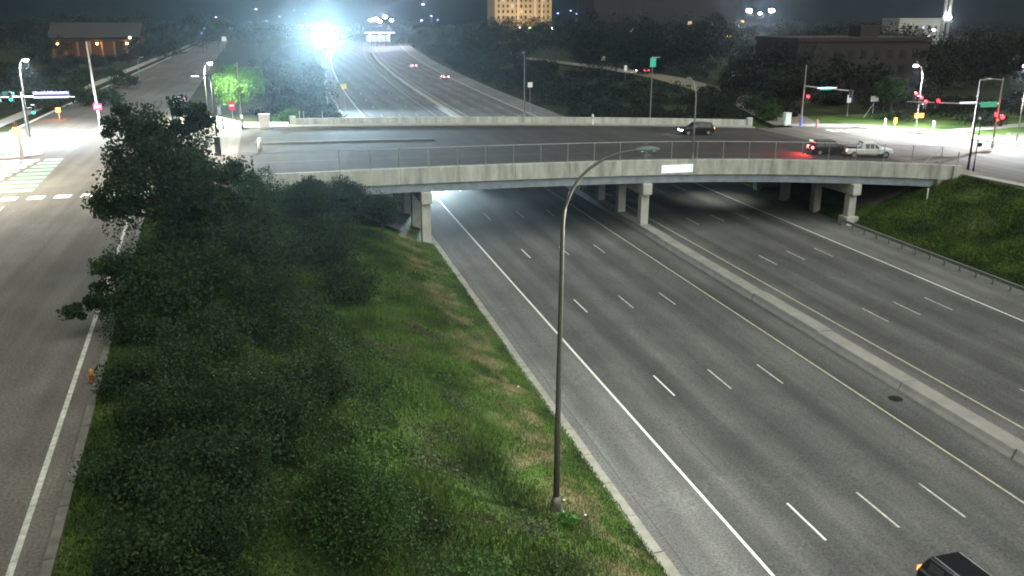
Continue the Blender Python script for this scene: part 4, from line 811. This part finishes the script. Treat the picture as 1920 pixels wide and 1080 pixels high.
for _ in range(90000):                       # dense undergrowth under the bushes, thinning out down the slope
    y = 16 + 68 * random.random() ** 1.2; x0 = xtl(y) + .2; lim = 4.6 + 1.6 * math.sin(y * .31) + 1.1 * math.sin(y * .83 + 1); x = x0 + (lim - x0) * (1 - random.random() ** 1.7) if random.random() < .85 else random.uniform(x0, lim + 3)
    hm = .35 + .5 * (math.sin(x * 1.1 + y * .5) * math.sin(y * .9 - x * .4)) ** 2
    pts.append((x, y, hgt(x, y) + hm * random.random() ** .7))
tag(fastmesh('undergrowth', leaves(np.array(pts), .14), 4, mat('undergrowth_leaves', (.032, .055, .02), .7, var=.45, scale=.4, island=.25, trans=.2, spec=.04)), 'leafy undergrowth between the bushes on the west bank', kind='stuff')
# litter on the verge
for (px_, py_, lb) in ((972, 722, 'white scrap of litter on the bank near the kerb'), (1058, 934, 'small pale scrap of litter beside the lamp base'), (1098, 962, 'pale crumpled litter lying on the dry verge')):
    b = P(px_, py_, 1.0)
    for _ in range(8): b = P(px_, py_, hgt(b.x, b.y) + .25)
    t = thing('litter', lb, 'litter', (b.x, b.y, hgt(b.x, b.y) + .12), group='litter on the verge'); t.scale = (.45, .45, .4); MB().add([(-.12, -.08, .05), (.1, -.1, .12), (.13, .09, .06), (-.09, .1, .14), (0, 0, .2)], [(0, 1, 4), (1, 2, 4), (2, 3, 4), (3, 0, 4)]).build('scrap', M_WHITE, t)

# ------------------------------------------------------------------ buildings
M_WGL = mat('unlit_window', (.008, .009, .012), .5, spec=.2)
def windows(t, x0, x1, y, z0, z1, nx, nz, w, h, m_of, name='window'):
    me = {}
    for i in range(nx):
        for k in range(nz):
            xc = lerp(x0, x1, (i + .5) / nx); zc = lerp(z0, z1, (k + .5) / nz); m = m_of(i, k)
            if m.name not in me:
                q = bpy.data.meshes.new('window'); q.from_pydata([(-w / 2, 0, -h / 2), (w / 2, 0, -h / 2), (w / 2, 0, h / 2), (-w / 2, 0, h / 2), (-w / 2, .12, -h / 2), (w / 2, .12, -h / 2), (w / 2, .12, h / 2), (-w / 2, .12, h / 2)], [], [(0, 1, 2, 3), (0, 4, 5, 1), (1, 5, 6, 2), (2, 6, 7, 3), (3, 7, 4, 0)]); q.materials.append(M_WGL if m is M_GLASS else m); me[m.name] = q
            o = link(name, me[m.name], t); o.location = (xc, y - .06, zc)
def building(name, label, px0, px1, Y, z0, h, d, m, rz=0.0, roof=True, cat='building'):
    a, b = PY(px0, 60, Y), PY(px1, 60, Y); wd = b.x - a.x; t = thing(name, label, cat, ((a.x + b.x) / 2, Y, z0), rz)
    MB().box(-wd / 2, wd / 2, 0, d, -2, h).build('wall', m, t); MB().box(-wd / 2 - .3, wd / 2 + .3, -.3, d + .3, h, h + .8).build('roof_parapet', m, t); return t, wd
dark = mat('unlit_wall', (.016, .012, .010), .9, var=.25, scale=1.5); tan = mat('lit_stone', (.36, .27, .15), .85, var=.12, scale=.3); brown = mat('brown_wall', (.024, .018, .015), .9, var=.2, scale=1)  # dark: unlit look of the tower and house roofs put into the colour
t, w = building('apartment_tower', 'warmly lit beige apartment tower on the skyline', 928, 1034, 520, 7, 46, 18, tan)
windows(t, -w / 2 + 1, w / 2 - 1, -.0, 10, 45, 12, 11, 1.1, 1.7, lambda i, k: M_GLASS if (i * 7 + k * 5) % 9 else G_WIN)
for x in (-w * .1, w * .2, w * .32): MB().box(x - .6, x + .6, -.9, -.15, 0, 46).build('pilaster', mat('pale_stone', (.5, .38, .26), .85, var=.1), t)
lamp('wall_wash', (-w * .1, -22, 3), 5000, (1, .75, .42), t, .4, 110, (0, 1, 1.0)); MB().box(-w * .1 - .4, -w * .1 + .4, -22.6, -22.1, -.2, 2.8).build('wash_lamp', M_STEEL, t)
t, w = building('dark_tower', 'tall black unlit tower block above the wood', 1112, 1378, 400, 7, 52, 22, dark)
windows(t, -w / 2 + 2, w / 2 - 2, 0, 4, 50, 14, 14, 2.0, 1.6, lambda i, k: G_WIN if (i, k) in ((9, 2), (3, 1)) else M_GLASS)
lamp('entrance_light', (w * .44, -3.5, 6), 260, (1, .85, .2), t, .3); MB().box(w * .44 - .35, w * .44 + .35, -3.4, -.1, 6.0, 6.4).build('porch_lamp', G_WARM, t)
t, w = building('brick_building', 'dim flat roofed brick building behind the young tree', 1500, 1745, 158, R, 11.5, 16, brown)
windows(t, -w / 2 + 1.5, w / 2 - 1.5, 0, 1.5, 10.5, 9, 3, 1.3, 1.7, lambda i, k: M_GLASS)
MB().box(w * .05, w * .2, 4, 8, 12.3, 14.6).build('roof_plant', brown, t)
t, w = building('porch_house', 'low house with orange lit columned porch on the left skyline', 96, 262, 350, L, 8.5, 12, mat('house_wall', (.05, .03, .02), .9, var=.2))
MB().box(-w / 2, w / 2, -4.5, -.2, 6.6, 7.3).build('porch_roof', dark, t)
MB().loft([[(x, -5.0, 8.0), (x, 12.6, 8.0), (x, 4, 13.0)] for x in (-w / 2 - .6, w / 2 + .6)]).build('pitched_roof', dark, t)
for i in range(8): MB().box(-w / 2 + .6 + i * (w - 1.2) / 7 - .3, -w / 2 + .6 + i * (w - 1.2) / 7 + .3, -4.4, -3.8, 0, 6.6).build('porch_column', mat('column_paint', (.15, .09, .05), .8, var=.1), t)
for i, x in enumerate((-w * .42, 0.02 * w, w * .36)): MB().sphere((x, -4.6, 5.9), .35, 10).build('porch_lamp', G_WARM, t); lamp('porch_light', (x, -5.1, 5.7), 170, (1, .45, .08), t, .3)
MB().sphere((w * .40, -5.2, 7.9), .4, 10).build('wall_lamp', glow('wall_lamp_glow', (1, .85, .8), 3), t)
t, w = building('warehouse', 'pale lit warehouse on the right skyline', 1684, 1762, 420, 7, 13.5, 14, mat('pale_wall', (.4, .38, .34), .9, var=.1))
windows(t, -w / 2 + 1, w / 2 - 1, 0, 2, 12, 6, 2, 1.8, 2.0, lambda i, k: G_WINC if (i + k) % 4 == 0 else M_GLASS)
a = PY(1775, 30, 430); t = thing('twin_chimney', 'pair of pale lamp lit chimneys on the right skyline', 'chimney', (a.x, 430, 7))
for dx in (-1.6, 1.6): MB().tube([(dx, 0, 0), (dx, 0, 34)], [1.0, .8], 12).build('stack', M_CONC, t, smooth=True); MB().sphere((dx, -1.3, 14.8), .45, 10).build('lamp', G_LAMP, t); lamp('stack_light', (dx, -2.2, 15.3), 120, (1, .9, .8), t, .3)
MB().box(-3.2, 3.2, -1.6, 1.6, 12.0, 13.2).build('platform', M_STEEL, t)
a = PY(712, 66, 560); t = thing('filling_station', 'brightly lit white station canopy far beside the freeway', 'building', (a.x, 560, 7))
MB().box(-9, 9, -4, 4, 5.2, 6.2).build('canopy', M_WHITE, t)
for x in (-6, 0, 6): MB().box(x - .25, x + .25, -.25, .25, 0, 5.2).build('column', M_WHITE, t); MB().box(x - 1, x + 1, -1, 1, 5.1, 5.19).build('canopy_light', glow('canopy_glow', (.9, .93, 1), 4), t)
lamp('canopy_lamp', (0, 0, 4.8), 500, (.9, .93, 1), t, .4)
MB().box(-7, 7, 9, 14, 0, 4).build('shop', mat('shop_wall', (.5, .5, .5), .8, var=.1), t)

# ------------------------------------------------------------------ far lamps on the skyline
def farlamp(px_, py_, Y, label, group, m=G_VIO, s=.5, power=0, col=(.8, .8, 1), name='far_street_lamp'):
    c = PY(px_, py_, Y); zg = 7.0; t = thing(name, label, 'street lamp', (c.x, Y, zg), 0, group); h = c.z - zg
    MB().tube([(0, .3, 0), (0, .3, h)], [.1, .06], 6).build('pole', M_BLACK, t); MB().sphere((0, 0, h), s, 10, .6).build('lamp_head', m, t)
    if power: lamp('far_light', (0, -1.0, h - .6), power, col, t, .4)
for px_, py_, Y, s, lb in ((480, 17, 330, .5, 'highest violet lamp left of the dazzling mast'), (405, 32, 330, .4, 'violet lamp above the far end of the west street'), (500, 39, 420, .4, 'low violet lamp under the highest one left of the mast'), (524, 31, 340, .45, 'middle violet lamp in the row left of the mast'), (552, 19, 360, .4, 'high violet lamp nearest to the left of the mast'), (572, 26, 420, .35, 'small violet lamp just above and left of the mast'), (563, 47, 450, .4, 'low violet lamp level with the dazzling mast')):
    farlamp(px_, py_, Y, lb, 'violet lamps left of the mast', s=s)
for px_, py_, Y, s, lb in ((383, 53, 420, .35, 'small lamp left of the far end of the west street'), (431, 53, 420, .35, 'small lamp right of the far end of the west street'), (378, 62, 400, .3, 'lowest small lamp at the far end of the west street')):
    farlamp(px_, py_, Y, lb, 'lamps at the end of the west street', s=s)
for px_, py_, Y, s, lb in ((705, 36, 470, 1.0, 'large dazzling lamp second from left above the white canopy'), (722, 32, 480, .9, 'highest dazzling lamp above the white canopy'), (695, 38, 500, .8, 'leftmost dazzling lamp above the white canopy'), (734, 38, 500, .8, 'rightmost dazzling lamp above the white canopy'), (712, 40, 490, .8, 'lowest dazzling lamp in the middle above the white canopy')):
    farlamp(px_, py_, Y, lb, 'lamps above the station canopy', glow('station_glow', (.8, .75, 1), 140), s=s)
farlamp(793, 8, 380, 'square topped violet lamp highest on the skyline', None, s=.8); farlamp(790, 38, 420, 'violet lamp directly under the highest skyline lamp', None, s=.6)
for px_, py_, s, lb in ((809, 30, .55, 'larger violet lamp of the close pair on the skyline'), (821, 37, .45, 'smaller lower violet lamp of the close pair on the skyline')): farlamp(px_, py_, 450, lb, 'close pair of skyline lamps', s=s)
for px_, py_, s, lb in ((1046, 25, .6, 'biggest violet lamp just right of the beige tower'), (1070, 20, .5, 'highest violet lamp between the beige and dark towers'), (1081, 26, .4, 'violet lamp third from the beige tower'), (1094, 23, .3, 'small violet lamp nearest the dark tower'), (1081, 38, .3, 'lowest small lamp between the beige and dark towers')): farlamp(px_, py_, 470, lb, 'lamps between the two towers', s=s)
for px_, s, lb in ((1405, 1.0, 'dazzling white floodlamp nearer the dark tower'), (1447, 1.0, 'dazzling white floodlamp farther right of the dark tower')): farlamp(px_, 20, 330, lb, 'pair of dazzling floodlamps', glow('flood_glow', (.8, .88, 1), 120), s=s, power=500)
farlamp(1425, 25, 335, 'smaller lamp between the two dazzling floodlamps', None, G_LAMP, .45); farlamp(1393, 40, 330, 'orange lamp below the dazzling floodlamps', None, G_ORA, .35)
farlamp(1751, 56, 380, 'white lamp before the pale warehouse', None, G_LAMP, .5); farlamp(1361, 90, 300, 'yellow lamp at the right edge of the dark tower', None, G_WARM, .35, 120, (1, .9, .2))
farlamp(974, 52, 450, 'pinkish lamp under the beige tower', None, glow('pink_glow', (1, .6, .9), 2), .5); farlamp(993, 52, 450, 'greenish lamp under the beige tower', None, glow('greenish_glow', (.7, 1, .4), 3), .5); farlamp(1035, 52, 440, 'tiny white lamp right of the beige tower foot', None, G_LAMP, .3)

# ------------------------------------------------------------------ haze added so that lamps glow
hzm = bpy.data.materials.new('lamp_halo_haze'); hzm.use_nodes = True; hn = hzm.node_tree; hn.nodes.remove(hn.nodes['Principled BSDF'])
pv = hn.nodes.new('ShaderNodeVolumePrincipled'); pv.inputs['Color'].default_value = (.75, .9, 1, 1); pv.inputs['Density'].default_value = 0.0002; pv.inputs['Anisotropy'].default_value = 0.84
hn.links.new(pv.outputs[0], hn.nodes['Material Output'].inputs['Volume'])
hb_ = MB().box(-780, 1250, -60, 1560, -4, 72).build('haze', hzm); tag(hb_, 'thin haze added over the whole place to make lamps glow', kind='stuff')
